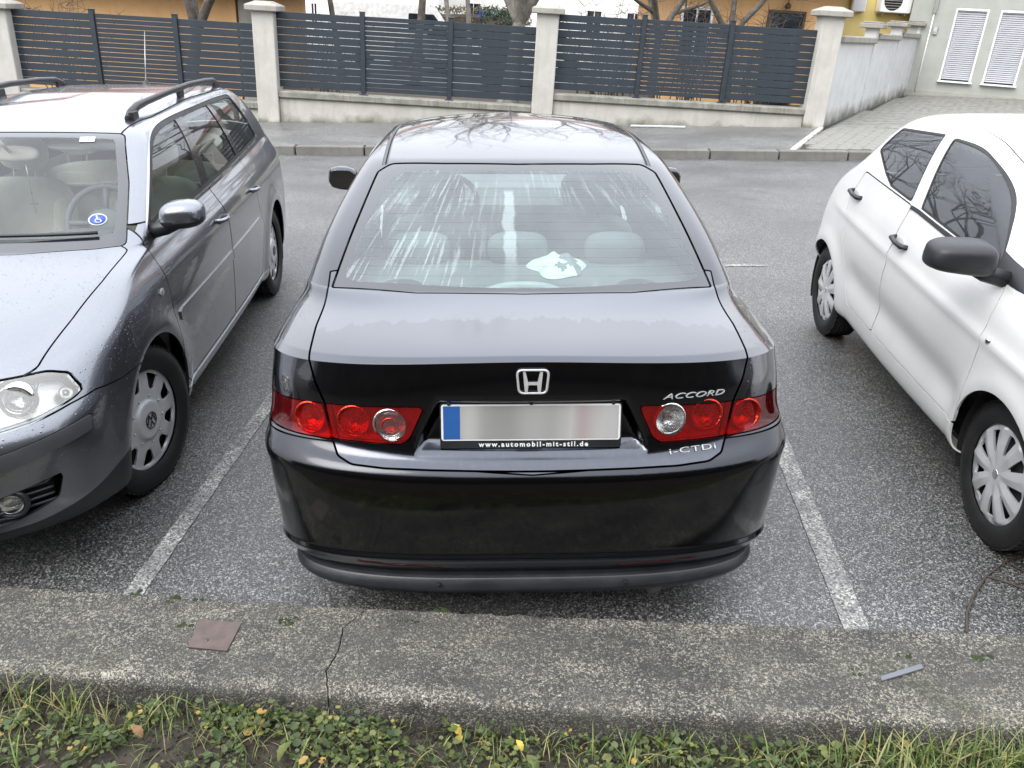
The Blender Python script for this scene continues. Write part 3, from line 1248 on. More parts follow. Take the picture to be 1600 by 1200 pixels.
def make_wheel(root, x, cy, R, rim, wid, style, out, steer=0.):
    """wheel (> tyre, hub_cap, emblem); out = +1/-1: side the wheel faces"""
    M = Matrix(((0, 0, out, x), (1, 0, 0, cy), (0, out, 0, R), (0, 0, 0, 1)))
    M = Matrix.Translation((x, cy, R)) @ Matrix.Rotation(steer, 4, 'Z') @ Matrix.Translation((-x, -cy, -R)) @ M
    h = wid / 2
    mb = MB()
    mb.lathe([(rim * .98, -h), (rim * .93, -h * .2), (rim * .9, h * .3), (rim * .35, h * .45), (.0, h * .45)], 48, M)
    wheel = mb.build('wheel', 'hub_dark', root)
    mb = MB()
    g = wid * .055
    pr = [(rim * .98, h * .86), (rim * 1.05, h * .98), (rim + (R - rim) * .45, h * 1.06), (R - .035, h * 1.02), (R - .012, h * .93), (R - .003, h * .82)]
    for c in (.5, .17, -.17, -.5):
        pr += [(R, h * c + g + .004), (R - .007, h * c + g), (R - .007, h * c - g), (R, h * c - g - .004)]
    pr += [(R - .003, -h * .82), (R - .012, -h * .93), (R - .05, -h * 1.03), (rim * .98, -h * .86)]
    mb.lathe(pr, 72, M)
    for i in range(60):                       # shoulder blocks of the tread
        a = 2 * PI * i / 60
        for s2 in (1, -1):
            Mb = M @ Matrix.Rotation(a, 4, 'Z')
            mb.box((R - .0015, 0, s2 * h * .74), (.007, R * .075, h * .28), Mb)
    mb.build('tyre', 'tyre', wheel)
    nr, nt = 30, 180
    rr = np.linspace(.002, rim * 1.0, nr)
    th = np.linspace(0, 2 * PI, nt + 1)
    Rg, Tg = np.meshgrid(rr, th, indexing='ij')
    u = Rg / rim
    if style == 'nine_hole':
        k = 9
        z = h * .98 - .012 * sstep(.36, .42, u) - .016 * u ** 2 + .004 * sstep(.93, .97, u)
        ph = (Tg * k / (2 * PI)) % 1 - .5
        z -= .014 * sstep(.22, .5, np.abs(ph)) * sstep(.55, .75, u) * (u < .93)
    else:
        k = 9
        ph = (Tg * k / (2 * PI)) % 1 - .5
        z = h * .95 - .020 * u ** 2 + .026 * (.5 - np.abs(ph)) * sstep(.12, .6, u) * (u < .94) + .004 * sstep(.94, .97, u)
    G = np.stack([Rg * np.cos(Tg), Rg * np.sin(Tg), z], 2)
    s = grid_surf(G, np.stack([Rg, Tg, u], 2), flip=True)

    def holes(P, A):
        r, t = np.hypot(P[:, 0], P[:, 1]) / rim, np.arctan2(P[:, 1], P[:, 0])
        p = ((t * k / (2 * PI)) % 1) - .5
        d = (.5 - np.abs(p)) * 2 * PI / k * r        # distance to the slot's middle ray
        if style == 'nine_hole':
            wd = .055 + .13 * np.clip((r - .60) / .3, 0, 1)
            return np.maximum.reduce([d - wd, .61 + d * d * 5 - r, r - .915]) * rim
        wd = .016 + .105 * np.clip((r - .40) / .45, 0, 1)
        return np.maximum.reduce([d - wd, .44 - r, r - .87]) * rim
    _, s = s.split(holes)
    s = s.flange(.010)
    P = np.array([list(M @ Vector(p)) for p in s.P])
    Nn = np.array([list(M.to_3x3() @ Vector(p)) for p in s.N])
    cap = surf_obj('hub_cap', Surf(P, Nn, s.A, s.F), 'hub_silver', wheel)
    mb = MB()
    if style == 'nine_hole':
        zc = h * .985
        mb.lathe([(.037, zc), (.037, zc + .003), (.033, zc + .003), (.033, zc)], 36, M)
        def bar(a, b, t=.004):
            a, b = Vector((*a, zc + .002)), Vector((*b, zc + .002))
            d = (b - a)
            Mb = M @ frame((a + b) / 2, d, Vector((-d.y, d.x, 0)))
            mb.box((0, 0, 0), (d.length, t * 1.4, .003), Mb)
        q = .030
        for sx in (-1, 1):
            bar((sx * .013, q * .88), (0, .004))
            bar((sx * .027, q * .40), (sx * .013, -q * .86))
            bar((sx * .013, -q * .86), (0, -.002))
        mb.build('emblem', 'black_gloss', wheel)
        mb = MB()
        for i in range(9):
            a = 2 * PI * (i + .25) / 9
            mb.lathe([(.0, 0), (.0045, 0), (.0045, .004), (0, .004)], 10, M @ Matrix.Translation((.105 * math.cos(a), .105 * math.sin(a), h * .98 - .014)))
        mb.build('bolt_cover', 'hub_silver', wheel)
    else:
        mb.lathe([(.0, h * .97), (.016, h * .97), (.021, h * .95), (.021, h * .9)], 24, M)
        mb.build('hub_centre', 'chrome', wheel)
    return wheel


def make_seat(root, x, y, z, m, wd=.52, bench=False, lean=14, h=.60, heads=(0.,), head_h=.18, bolster=True, m2=None):
    """seat (> cushion, headrest); y: hinge of the backrest"""
    mb = MB()
    Rm = Matrix.Rotation(R_(lean), 4, 'X')
    o = Matrix.Translation((x, y, z)) @ Rm
    mb.pillow((0, 0, h / 2), (wd, .15, h), 4, 14, o)
    if bolster and not bench:
        for sx in (-1, 1):
            mb.pillow((sx * wd * .42, .05, h * .42), (.10, .16, h * .75), 3, 10, o)
    if bench:
        for sx in (-1, 0, 1):
            mb.pillow((sx * wd * .31, .05, h * .46), (wd * .28, .10, h * .80), 3.2, 12, o)
    s = mb.build('seat', m, root)
    mb = MB()
    mb.pillow((x, y + .24, z + .0), (wd, .52, .17), 3.5, 12)
    mb.build('cushion', m, s)
    for hx in heads:
        mb = MB()
        mb.pillow((hx, -.005, h + .04 + head_h / 2), (.27 if not bench else .25, .11, head_h), 3, 12, o)
        for sx in (-1, 1):
            mb.tube([o @ Vector((hx + sx * .06, 0, h - .03)), o @ Vector((hx + sx * .06, 0, h + .08))], .006, 6)
        mb.build('headrest', m2 or m, s)
    return s


def steering_wheel(root, x, y, z, m='black_plastic'):
    M = Matrix.Translation((x, y, z)) @ Matrix.Rotation(R_(-64), 4, 'X')
    mb = MB()
    pts = [(.185 * math.cos(a), .185 * math.sin(a), 0) for a in np.linspace(0, 2 * PI, 41)]
    mb.tube([M @ Vector(p) for p in pts], .016, 10, False)
    mb.pillow((0, -.01, -.01), (.17, .13, .06), 2.6, 10, M)
    for a in (0, PI, -PI / 2):
        mb.tube([M @ Vector((.06 * math.cos(a), .06 * math.sin(a), -.01)), M @ Vector((.178 * math.cos(a), .178 * math.sin(a), 0))], .014, 8)
    mb.tube([M @ Vector((0, 0, -.02)), M @ Vector((0, 0, -.3))], .03, 8)
    return mb.build('steering_wheel', m, root)


def door_mirror(root, base, side, size, m_shell, m_base, name='door_mirror', e=2.7):
    """mirror housing on a foot; base = foot point on the door, side = +1/-1, mirror glass faces the rear (-y)"""
    bx, by, bz = base
    Lx, Ly, Lz = size
    c = Vector((bx + side * (Lx * .5 + .045), by + .01, bz + Lz * .5 + .02))
    N1, N2 = 28, 20
    V = []
    up, lo = MB(), MB()
    mb = MB()
    mb.pillow((0, Ly * .12, 0), (Lx, Ly, Lz), e, 18)
    # flatten the rear face
    mb.v = [(p[0] * (1 - .10 * (p[2] / Lz)), max(p[1], -Ly * .30), p[2] * (1 - (.22 if e > 3 else .05) * side * p[0] / Lx - (.30 if e > 3 else .1) * max(0, p[1]) / Ly) + .015 * side * p[0] / Lx) for p in mb.v]
    for i, f in enumerate(mb.f):
        zc = sum(mb.v[k][2] for k in f) / len(f)
        yc = sum(mb.v[k][1] for k in f) / len(f)
        (up if zc > -Lz * .18 and yc > -Ly * .28 else lo).f.append(f)
    for q in (up, lo):
        q.v = [tuple(Vector(p) + c) for p in mb.v]
        q.sm = [True] * len(q.f)
    o = up.build(name, m_shell, root)
    lo.build('mirror_base', m_base, o)
    mb = MB()
    pl = rpoly([(-Lx * .42, -Lz * .38), (Lx * .42, -Lz * .36), (Lx * .40, Lz * .36), (-Lx * .40, Lz * .38)], .04)
    M = Matrix.Translation(c + Vector((0, -Ly * .305, 0))) @ Matrix(((1, 0, 0, 0), (0, 0, -1, 0), (0, 1, 0, 0), (0, 0, 0, 1)))
    mb.prism(pl, 0, .004, M)
    mb.build('mirror_glass', 'mirror_glass', o)
    mb = MB()
    mb.tube([(bx - side * .03, by + .02, bz), (bx + side * .06, by + .015, bz + .02), (bx + side * .10, by + .01, bz + Lz * .3)], [.035, .032, .03], 10)
    mb.build('mirror_foot', m_base, o)
    return o


def shell_under(root, s, zmax, m='void_black', off=-.03, extra=None):
    """dark inner shell behind the panel gaps"""
    k = s.where(lambda C: C[:, 2] < zmax) if extra is None else s.where(extra)
    return surf_obj('inner_shell', k.shift(off), m, root)


def lathe_at(name, prof, M, m, parent, n=40):
    mb = MB()
    mb.lathe(prof, n, M)
    return mb.build(name, m, parent)


def strip_windows(root, s, polys, names, m_glass, seal=.012, m_seal='rubber', chrome=0., gap=.0):
    """cut panes out of the side of the skin on both sides; each pane gets a seal"""
    for poly, nm in zip(polys, names):
        fn = side_fn(poly)
        ins, s = cut(s, fn)
        for part in halves(ins):
            if not part.F:
                continue
            pane, ring = cut(part, lambda P, A: fn(P, A) + seal + chrome)
            if chrome:
                ring, bright = cut(ring, lambda P, A: fn(P, A) + chrome)
            w = surf_obj(nm, pane.shift(-.004), m_glass, root)
            surf_obj('window_seal', ring.shift(-.001), m_seal, w)
            if chrome:
                surf_obj('window_trim', bright.shift(.003), 'aluminium', w, .006)
    return s


# ------------------------------------------------------------------ the black saloon seen from behind
def build_saloon():
    root = empty('parked_saloon', (.064, 2.0647, 0), (0, 0, R_(2.22)))
    tag(root, 'black four door saloon seen from behind, in the middle bay with streaky rear window', 'car', 'cars parked in the bays')
    S = accord_surf()
    base = S
    for cy in (1.05, 3.72):
        S = arch_cut(S, cy, .315, .345)
        arch_liner(root, cy, .315, .345, .48, .83)
    G = rpoly([(-.1, 1.184), (.374, 1.197), (.679, 1.244), (.634, 1.494), (.567, 1.838), (.515, 1.882), (.3, 1.864), (-.1, 1.853)], [0, 0, .01, .3, .03, .05, 0, 0])
    fn = rear_fn(G, 1.6)
    pane, S = cut(S, fn, .004)
    FR = resample(bspline_rows(np.array([[q] for q in [(-.2, 1.214, 0), (.0, 1.214, 0), (.25, 1.224, 0), (.50, 1.250, 0), (.615, 1.270, 0), (.634, 1.315, 0), (.602, 1.46, 0), (.548, 1.65, 0), (.505, 1.775, 0), (.455, 1.818, 0), (.36, 1.822, 0), (.2, 1.816, 0), (.0, 1.811, 0), (-.2, 1.811, 0)]]), [1] * 14, 6)[:, 0, :2], 90)
    clear, frit = cut(pane, rear_fn(FR, 1.6))
    win = surf_obj('rear_window', clear.shift(-.002), 'glass_rear', root)
    surf_obj('window_border', frit.shift(-.002), 'frit', win, .004)
    # boot lid with its lamps
    LID = rpoly([(-.1, 1.32), (.694, 1.32), (.692, 1.228), (.689, 1.052), (.672, .900), (.652, .826), (.622, .762), (.600, .650), (.584, .606), (.540, .577), (.44, .562), (.30, .554), (.15, .549), (.05, .5472), (-.1, .547)],
                [0, 0, 0, .2, .1, .1, .1, .05, .03, .05, .3, .3, .3, 0, 0])
    lid, S = cut(S, rear_fn(LID, 1.0), .0035)
    LL = rpoly([(.634, .830), (.318, .848), (.366, .745), (.392, .730), (.606, .728)], [.008, .012, .03, .02, .008])
    FL = rpoly([(.640, .830), (.920, .800), (1.02, .800), (.985, .738), (.90, .716), (.612, .726)], [.008, .1, .02, .02, .1, .008])
    lidlamp, lid = cut(lid, qz_fn(LL, .4), .002)
    fenlamp, S = cut(S, qz_fn(FL, .6), .002)
    lid_o = surf_obj('boot_lid', lid, 'paint_lid', root, .010)
    zl = lambda q: np.interp(np.abs(q), [0, .55, .61, .70, .90, .985, 1.06, 1.3, 1.6], [.66, .69, .7195, .715, .7055, .722, .722, .66, .60])
    bumper, S = cut(S, lambda P, A: np.maximum(P[:, 2] - zl(A[:, 0]), P[:, 1] - .82), .002)
    bump_o = surf_obj('rear_bumper', bumper, 'paint_bumper', root, .008)
    for L, nm in ((lidlamp, 'boot_lamp'), (fenlamp, 'tail_lamp')):
        for hs_, sg in zip(halves(L), (-1, 1)):
            if nm == 'boot_lamp':
                zc = .785 if sg < 0 else .795
                disc, lens_ = cut(hs_, lambda P, A: np.hypot(np.abs(A[:, 0]) - .422, P[:, 2] - zc) - .047, .0005)
                lo = surf_obj(nm, lens_, 'lens_red', root, .02)
                dl = surf_obj('clear_lens', disc.shift(.001), 'lens_clear', lo, .012)
                spots = [(.537, zc + .002), (.422, zc)]
            else:
                lens_ = hs_
                inner, outer = cut(lens_, lambda P, A: np.abs(A[:, 0]) - .765)
                lo = surf_obj(nm, inner, 'lens_red', root, .02)
                surf_obj('side_lens', outer, 'lens_dark_red', lo, .02)
                spots = [(.694, .780)]
            surf_obj('lamp_housing', hs_.shift(-.034), 'lamp_red_back', lo)
            for k, (q, z) in enumerate(spots):
                p, n = nearest(hs_, sg * q, z)
                M = on_normal(Vector(p) - Vector(n) * .006, (n + np.array([0, -1.2, 0])))
                red = k == 0
                prof = [(.0, -.030), (.010, -.029), (.022, -.024), (.034, -.014), (.043, -.003), (.046, .001)]
                lathe_at('reflector', prof, M, 'lamp_red_facet' if red else 'lamp_chrome', lo, 24)
                lathe_at('lamp_ring', [(.044, .0), (.046, .004), (.050, .004), (.052, .0)], M, 'lamp_red_facet' if red else 'lamp_chrome', lo)
                lathe_at('bulb', [(.0, .004), (.007, .003), (.010, -.006), (.009, -.028)], M, 'lamp_red_back' if red else 'lens_clear', lo, 16)
                if not red and sg < 0:
                    lathe_at('fog_lens', [(.0, .0050), (.020, .0045), (.034, .002), (.0425, -.004)], M, 'lens_red', lo, 32)
                    lathe_at('fog_ring', [(.020, .006), (.022, .007), (.024, .005)], M, 'lamp_red_facet', lo, 32)
    # rest of the skin: side windows, windscreen, roof mouldings
    for sgn in (0,):
        FW = rpoly([(2.28, .985), (2.20, 1.33), (2.62, 1.30), (3.02, 1.12), (3.22, .985)], [.02, .04, .1, .1, .02])
        RW = rpoly([(2.20, .99), (2.12, 1.335), (1.78, 1.335), (1.50, 1.235), (1.30, 1.085), (1.36, 1.02)], [.02, .04, .1, .1, .04, .05])
        S = strip_windows(root, S, [FW, RW], ['front_window', 'rear_side_window'], 'glass_side', .02, 'black_gloss', .010)
    WS = rpoly([(-.1, -1.31), (.40, -1.29), (.66, -1.21), (.62, -.80), (.535, -.585), (.3, -.57), (-.1, -.565)], [0, 0, .05, .2, .06, 0, 0])
    ws, S = cut(S, front_fn(WS, 2.3), .003)
    surf_obj('windscreen', ws, 'glass_front', root, .004)
    rl_ = lambda P: .541 + .012 * sstep(1.35, 2.2, P[:, 1])
    rg_ = lambda P: np.maximum.reduce([1.345 - P[:, 1], P[:, 1] - 2.62, 1.31 - P[:, 2]])
    groove, S = band(S, lambda P: np.abs(P[:, 0]) - rl_(P) + .002, .003, rg_)
    mould, S = band(S, lambda P: np.abs(P[:, 0]) - rl_(P), .0125, rg_)
    for part, gr in zip(halves(mould), halves(groove)):
        mo = surf_obj('roof_moulding', part.shift(-.003), 'trim_grey', root)
        surf_obj('moulding_groove', gr.shift(-.007), 'void_black', mo)
    # doors are cut free of the body
    for nm, poly in (('rear_door', [(2.17, .22), (2.17, 1.02), (1.33, 1.02), (1.30, .92), (1.40, .74), (1.46, .5), (1.44, .25), (1.5, .22)]), ('front_door', [(2.18, .22), (2.18, 1.02), (3.24, 1.02), (3.30, .9), (3.34, .6), (3.28, .22)])):
        pn, S = cut(S, side_fn(rpoly(poly, .03)), .003)
        for part in halves(pn):
            if part.F:
                d = surf_obj(nm, part, 'paint_black', root, .01)
                sg = -1 if part.P[:, 0].mean() < 0 else 1
                p, n = nearest3(part, (sg * .88, 1.60 if nm[0] == 'r' else 2.42, .845))
                mb = MB()
                mb.tube([Vector(p) + Vector((sg * a, b, 0)) for a, b in ((-.005, -.10), (.028, -.085), (.034, 0), (.028, .085), (-.005, .10))], .013, 8, flat=.8)
                mb.build('handle', 'chrome', d)
    surf_obj('body', S, 'paint_black', root, .008)
    shell_under(root, base, 0, extra=lambda C: (C[:, 2] < .97) & (np.abs(C[:, 1] - 1.05) > .42) & (np.abs(C[:, 1] - 3.72) > .42), off=-.05)
    # number plate in the recess: frame, plate, blue band, dealer's lettering
    po, n = nearest3(lid, (0, .11, .79))
    c = Vector((-.002, float(po[1]) - .014, .788))
    Mp = frame(c, (1, 0, 0), (0, .19, 1))           # local x right, y up, z towards the viewer
    fr = MB()
    fr.prism(rpoly([(-.272, -.075), (.272, -.075), (.272, .066), (-.272, .066)], .008), -.008, .006, Mp)
    pl = fr.build('plate_frame', 'black_plastic', lid_o)
    mb = MB()
    mb.prism(rpoly([(-.268, -.050), (.268, -.050), (.268, .062), (-.268, .062)], .009), .0062, .0082, Mp)
    mb.build('plate_rim', 'print_white', pl)
    bl = MB()
    bl.v = []
    V0 = [(-.262, -.046, 0), (-.212, -.046, 0), (-.212, .057, 0), (-.262, .057, 0)]
    bl.add([Vector((a, b, .0088)) for a, b, _ in V0], [[0, 1, 2, 3]], False, Mp)
    bl.build('plate_band', 'plate_blue', pl)
    mb = MB()
    mb.add([Vector((a, b, .0088)) for a, b in ((-.2115, -.046), (.262, -.046), (.262, .057), (-.2115, .057))], [[0, 1, 2, 3]], False, Mp)
    mb.build('number_plate', 'plate_white', pl)
    me = text_mesh('www.automobil-mit-stil.de', .021, .0006, 0, 1.38, 1.02, .0007)
    me.transform(Mp @ Matrix.Translation((.008, -.0635, .007)))
    obj('dealer_lettering', me, 'print_white', pl)
    for x in (-.245, 0, .245):
        lathe_at('plate_clip', [(.0, .012), (.006, .011), (.007, .006)], Mp @ Matrix.Translation((x, .0655, 0)), 'black_plastic', pl, 10)
    # emblem and lettering
    p, n = nearest3(lid, (0, .095, .930))
    Mh = on_normal(Vector(p) + Vector(n) * .001, n)
    mb = MB()
    outer = rpoly([(-.040, -.034), (.040, -.034), (.047, .036), (-.047, .036)], .016, 7)
    ring = [Vector((a, b, .006)) for a, b in outer]
    ring.append(ring[0])
    ring.append(ring[1])
    mb.tube([Mh @ q for q in ring], .0036, 8, False)
    for sx in (-1, 1):
        mb.prism([(sx * .0150, -.030), (sx * .0235, -.030), (sx * .0290, .031), (sx * .0215, .031), (sx * .0150, .004), (sx * .0125, -.003)][::sx], .001, .008, Mh)
    mb.prism([(-.0145, -.009), (.0145, -.009), (.0135, -.001), (-.0135, -.001)], .001, .007, Mh)
    mb.build('emblem', 'badge_silver', lid_o)
    for txt, q, z, size, sh, sx, sp, tl, wd in (('ACCORD', .494, .8655, .024, .40, 1.6, 1.02, -.03, .205), ('i-CTDi', .492, .7045, .024, .0, 1.50, 1.08, .03, .150)):
        me = text_mesh(txt, size, .0022, sh, sp, sx, -.0002)
        xs = [v.co.x for v in me.vertices]
        kx = wd / (max(xs) - min(xs))
        pm, nn = nearest(lid, q, z)
        Mt = on_normal(Vector(pm) + Vector(nn) * .003, nn)
        Mi = np.array(Mt.inverted())
        loc = lid.P @ Mi[:3, :3].T + Mi[:3, 3]
        k_ = (np.abs(loc[:, 0]) < .16) & (np.abs(loc[:, 1]) < .05) & (np.abs(loc[:, 2]) < .08)
        near_ = loc[k_]
        for v in me.vertices:
            x, y = v.co.x * kx, v.co.y + tl * v.co.x * kx
            d2 = (near_[:, 0] - x) ** 2 + (near_[:, 1] - y) ** 2 + 1e-6
            ii = np.argsort(d2)[:6]
            v.co = Vector((x, y, v.co.z + float((near_[ii, 2] / d2[ii]).sum() / (1 / d2[ii]).sum()) + .002))
        me.transform(Mt)
        obj('model_lettering', me, 'badge_silver', lid_o)
    # reflectors, lower lip, screws
    for sg in (-1, 1):
        mb = MB()
        pts = [nearest3(bumper, (sg * x, .06, .292))[0] for x in np.linspace(.28, .56, 9)]
        mb.tube([Vector(p) + Vector((0, .0015, 0)) for p in pts], .0045, 6)
        mb.build('reflector', 'lens_dark_red', bump_o)
    mk = lambda yr, w, z, zc: contour((yr, .30, 2.9, 3., .3, 2.6, w, (z, zc, .2, .2, .2)), (40, 10, 4), lambda y: 1 + 0 * y)
    rows = np.array([mk(.16, .70, .264, .246), mk(.062, .776, .262, .244), mk(.050, .786, .257, .239), mk(.036, .792, .228, .214), mk(.044, .784, .203, .194), mk(.14, .72, .196, .188)])
    g = bspline_rows(rows, [1, 2, 2, 1, 3, 1], 4)
    full = np.concatenate([(g * np.array([-1, 1, 1]))[:, ::-1][:, :-1], g], 1)
    lip = grid_surf(full[::-1]).split(lambda P, A: P[:, 1] - .335)[0]
    surf_obj('bumper_lip', lip, 'grey_plastic', bump_o)
    for x in (-.29, .31):
        lathe_at('lip_screw', [(0, .004), (.006, .003), (.007, -.01)], on_normal((x, .036, .243), (0, -1, .2)), 'void_black', bump_o, 12)
    mb = MB()
    mb.tube([(.42, .25, .17), (.42, .02 + .09, .165)], .028, 14)
    mb.build('exhaust_pipe', 'brake_metal', root)
    for cy in (1.05, 3.72):
        for sg in (-1, 1):
            make_wheel(root, sg * .735, cy, .315, .205, .205, 'spoke', sg)
    mb = MB()
    mb.box((0, 2.3, .24), (1.45, 3.9, .09), bev=.02)
    mb.box((0, .62, .27), (1.05, .7, .14), bev=.03)
    mb.build('floor_pan', 'void_black', root)
    for sg in (-1, 1):
        door_mirror(root, (sg * .845, 2.93, .905), sg, (.18, .13, .14), 'paint_black', 'black_plastic')
    # cabin
    mb = MB()
    mb.prism(rpoly([(-.66, .70), (.66, .70), (.66, 1.24), (-.66, 1.24)], .04), .945, .968)
    shelf = mb.build('parcel_shelf', 'seat_grey', root)
    mb = MB()
    for sx in (-1, 1):
        mb = MB()
        mb.lathe([(0, .972), (.075, .974), (.085, .968)], 24, Matrix.Translation((sx * .45, .88, 0)))
        mb.build('shelf_speaker', 'black_plastic', shelf)
    mb = MB()
    arc = [(x, .70 + .02 * (x / .17) ** 2, .972 + .055 * (1 - (abs(x) / .17) ** 2.6)) for x in np.linspace(-.17, .17, 21)]
    mb.tube(arc, .016, 8)
    mb.pillow((0, .72, .985), (.30, .07, .06), 3, 10)
    mb.build('brake_lamp', 'lining_grey', shelf)
    make_seat(root, 0, 1.42, .46, 'seat_grey', 1.30, True, 20, .50, (-.40, 0., .40), .13)
    for sx in (-1, 1):
        make_seat(root, sx * .36, 2.05, .42, 'seat_grey', .52, False, 18, .62, (0.,), .20)
    steering_wheel(root, -.36, 2.75, .90)
    mb = MB()
    mb.box((0, 3.12, .80), (1.36, .62, .30), bev=.09)
    mb.build('dashboard', 'dash_grey', root)
    lin = base.where(lambda C: (C[:, 2] > 1.345) & (C[:, 1] > 1.42) & (C[:, 1] < 2.6))
    surf_obj('roof_lining', lin.shift(-.03), 'lining_grey', root)
    sidep = base.where(lambda C: (C[:, 2] > .80) & (C[:, 2] < .965) & (C[:, 1] > .8) & (C[:, 1] < 3.2) & (np.abs(C[:, 0]) > .6))
    for part in halves(sidep):
        surf_obj('side_trim', part.shift(-.06), 'seat_grey', root)
    mb = MB()
    mb.pillow((0, 2.58, 1.285), (.24, .05, .07), 3, 10)
    mb.tube([(0, 2.60, 1.30), (0, 2.68, 1.35)], .008, 6)
    mb.build('cabin_mirror', 'black_plastic', root)
    return root


def build_cloth():
    """white cloth with grey patches on the saloon's parcel shelf"""
    a = R_(2.22)
    T = Matrix.Translation((.064, 2.0647, 0)) @ Matrix.Rotation(a, 4, 'Z')
    n, k = 26, 40
    V, F = [], []
    for i in range(n):
        for j in range(k):
            r = (i + .2) / n
            t = 2 * PI * j / k
            rr = 1 + .12 * math.sin(3 * t + 1) + .10 * math.sin(5 * t)
            x = .116 * r * rr * math.cos(t)
            y = .135 * r * rr * math.sin(t)
            z = .055 * (1 - r ** 2.4) + .016 * noise.noise(Vector((x * 14, y * 14, 3))) * (1 - r ** 4) + .018 * noise.noise(Vector((x * 30, y * 30, 9))) * (1 - r)
            V.append((x, y, max(z, .001)))
    V.append((0, 0, .06))
    for i in range(n - 1):
        for j in range(k):
            F.append([i * k + j, i * k + (j + 1) % k, (i + 1) * k + (j + 1) % k, (i + 1) * k + j])
    for j in range(k):
        F.append([len(V) - 1, j, (j + 1) % k][::1])
    mb = MB()
    mb.add([(x, y, z) for x, y, z in V], [f[::-1] for f in F], True)
    me = mb.mesh('cloth')
    o = obj('cloth', me, 'fabric_white')
    me.materials.append(MATS['fabric_grey'])
    for p in me.polygons:
        c = p.center
        for px, py, pr in ((.03, .055, .030), (.045, -.005, .034), (.06, -.065, .036), (-.005, -.075, .022)):
            if abs(c.x - px) + abs(c.y - py) * .7 < pr * 1.25:
                p.material_index = 1
    o.matrix_world = T @ Matrix.Translation((.155, 1.10, .969)) @ Matrix.Rotation(.2, 4, 'Z')
    tag(o, "crumpled white cloth with grey patches behind the black saloon's rear window", 'cloth')


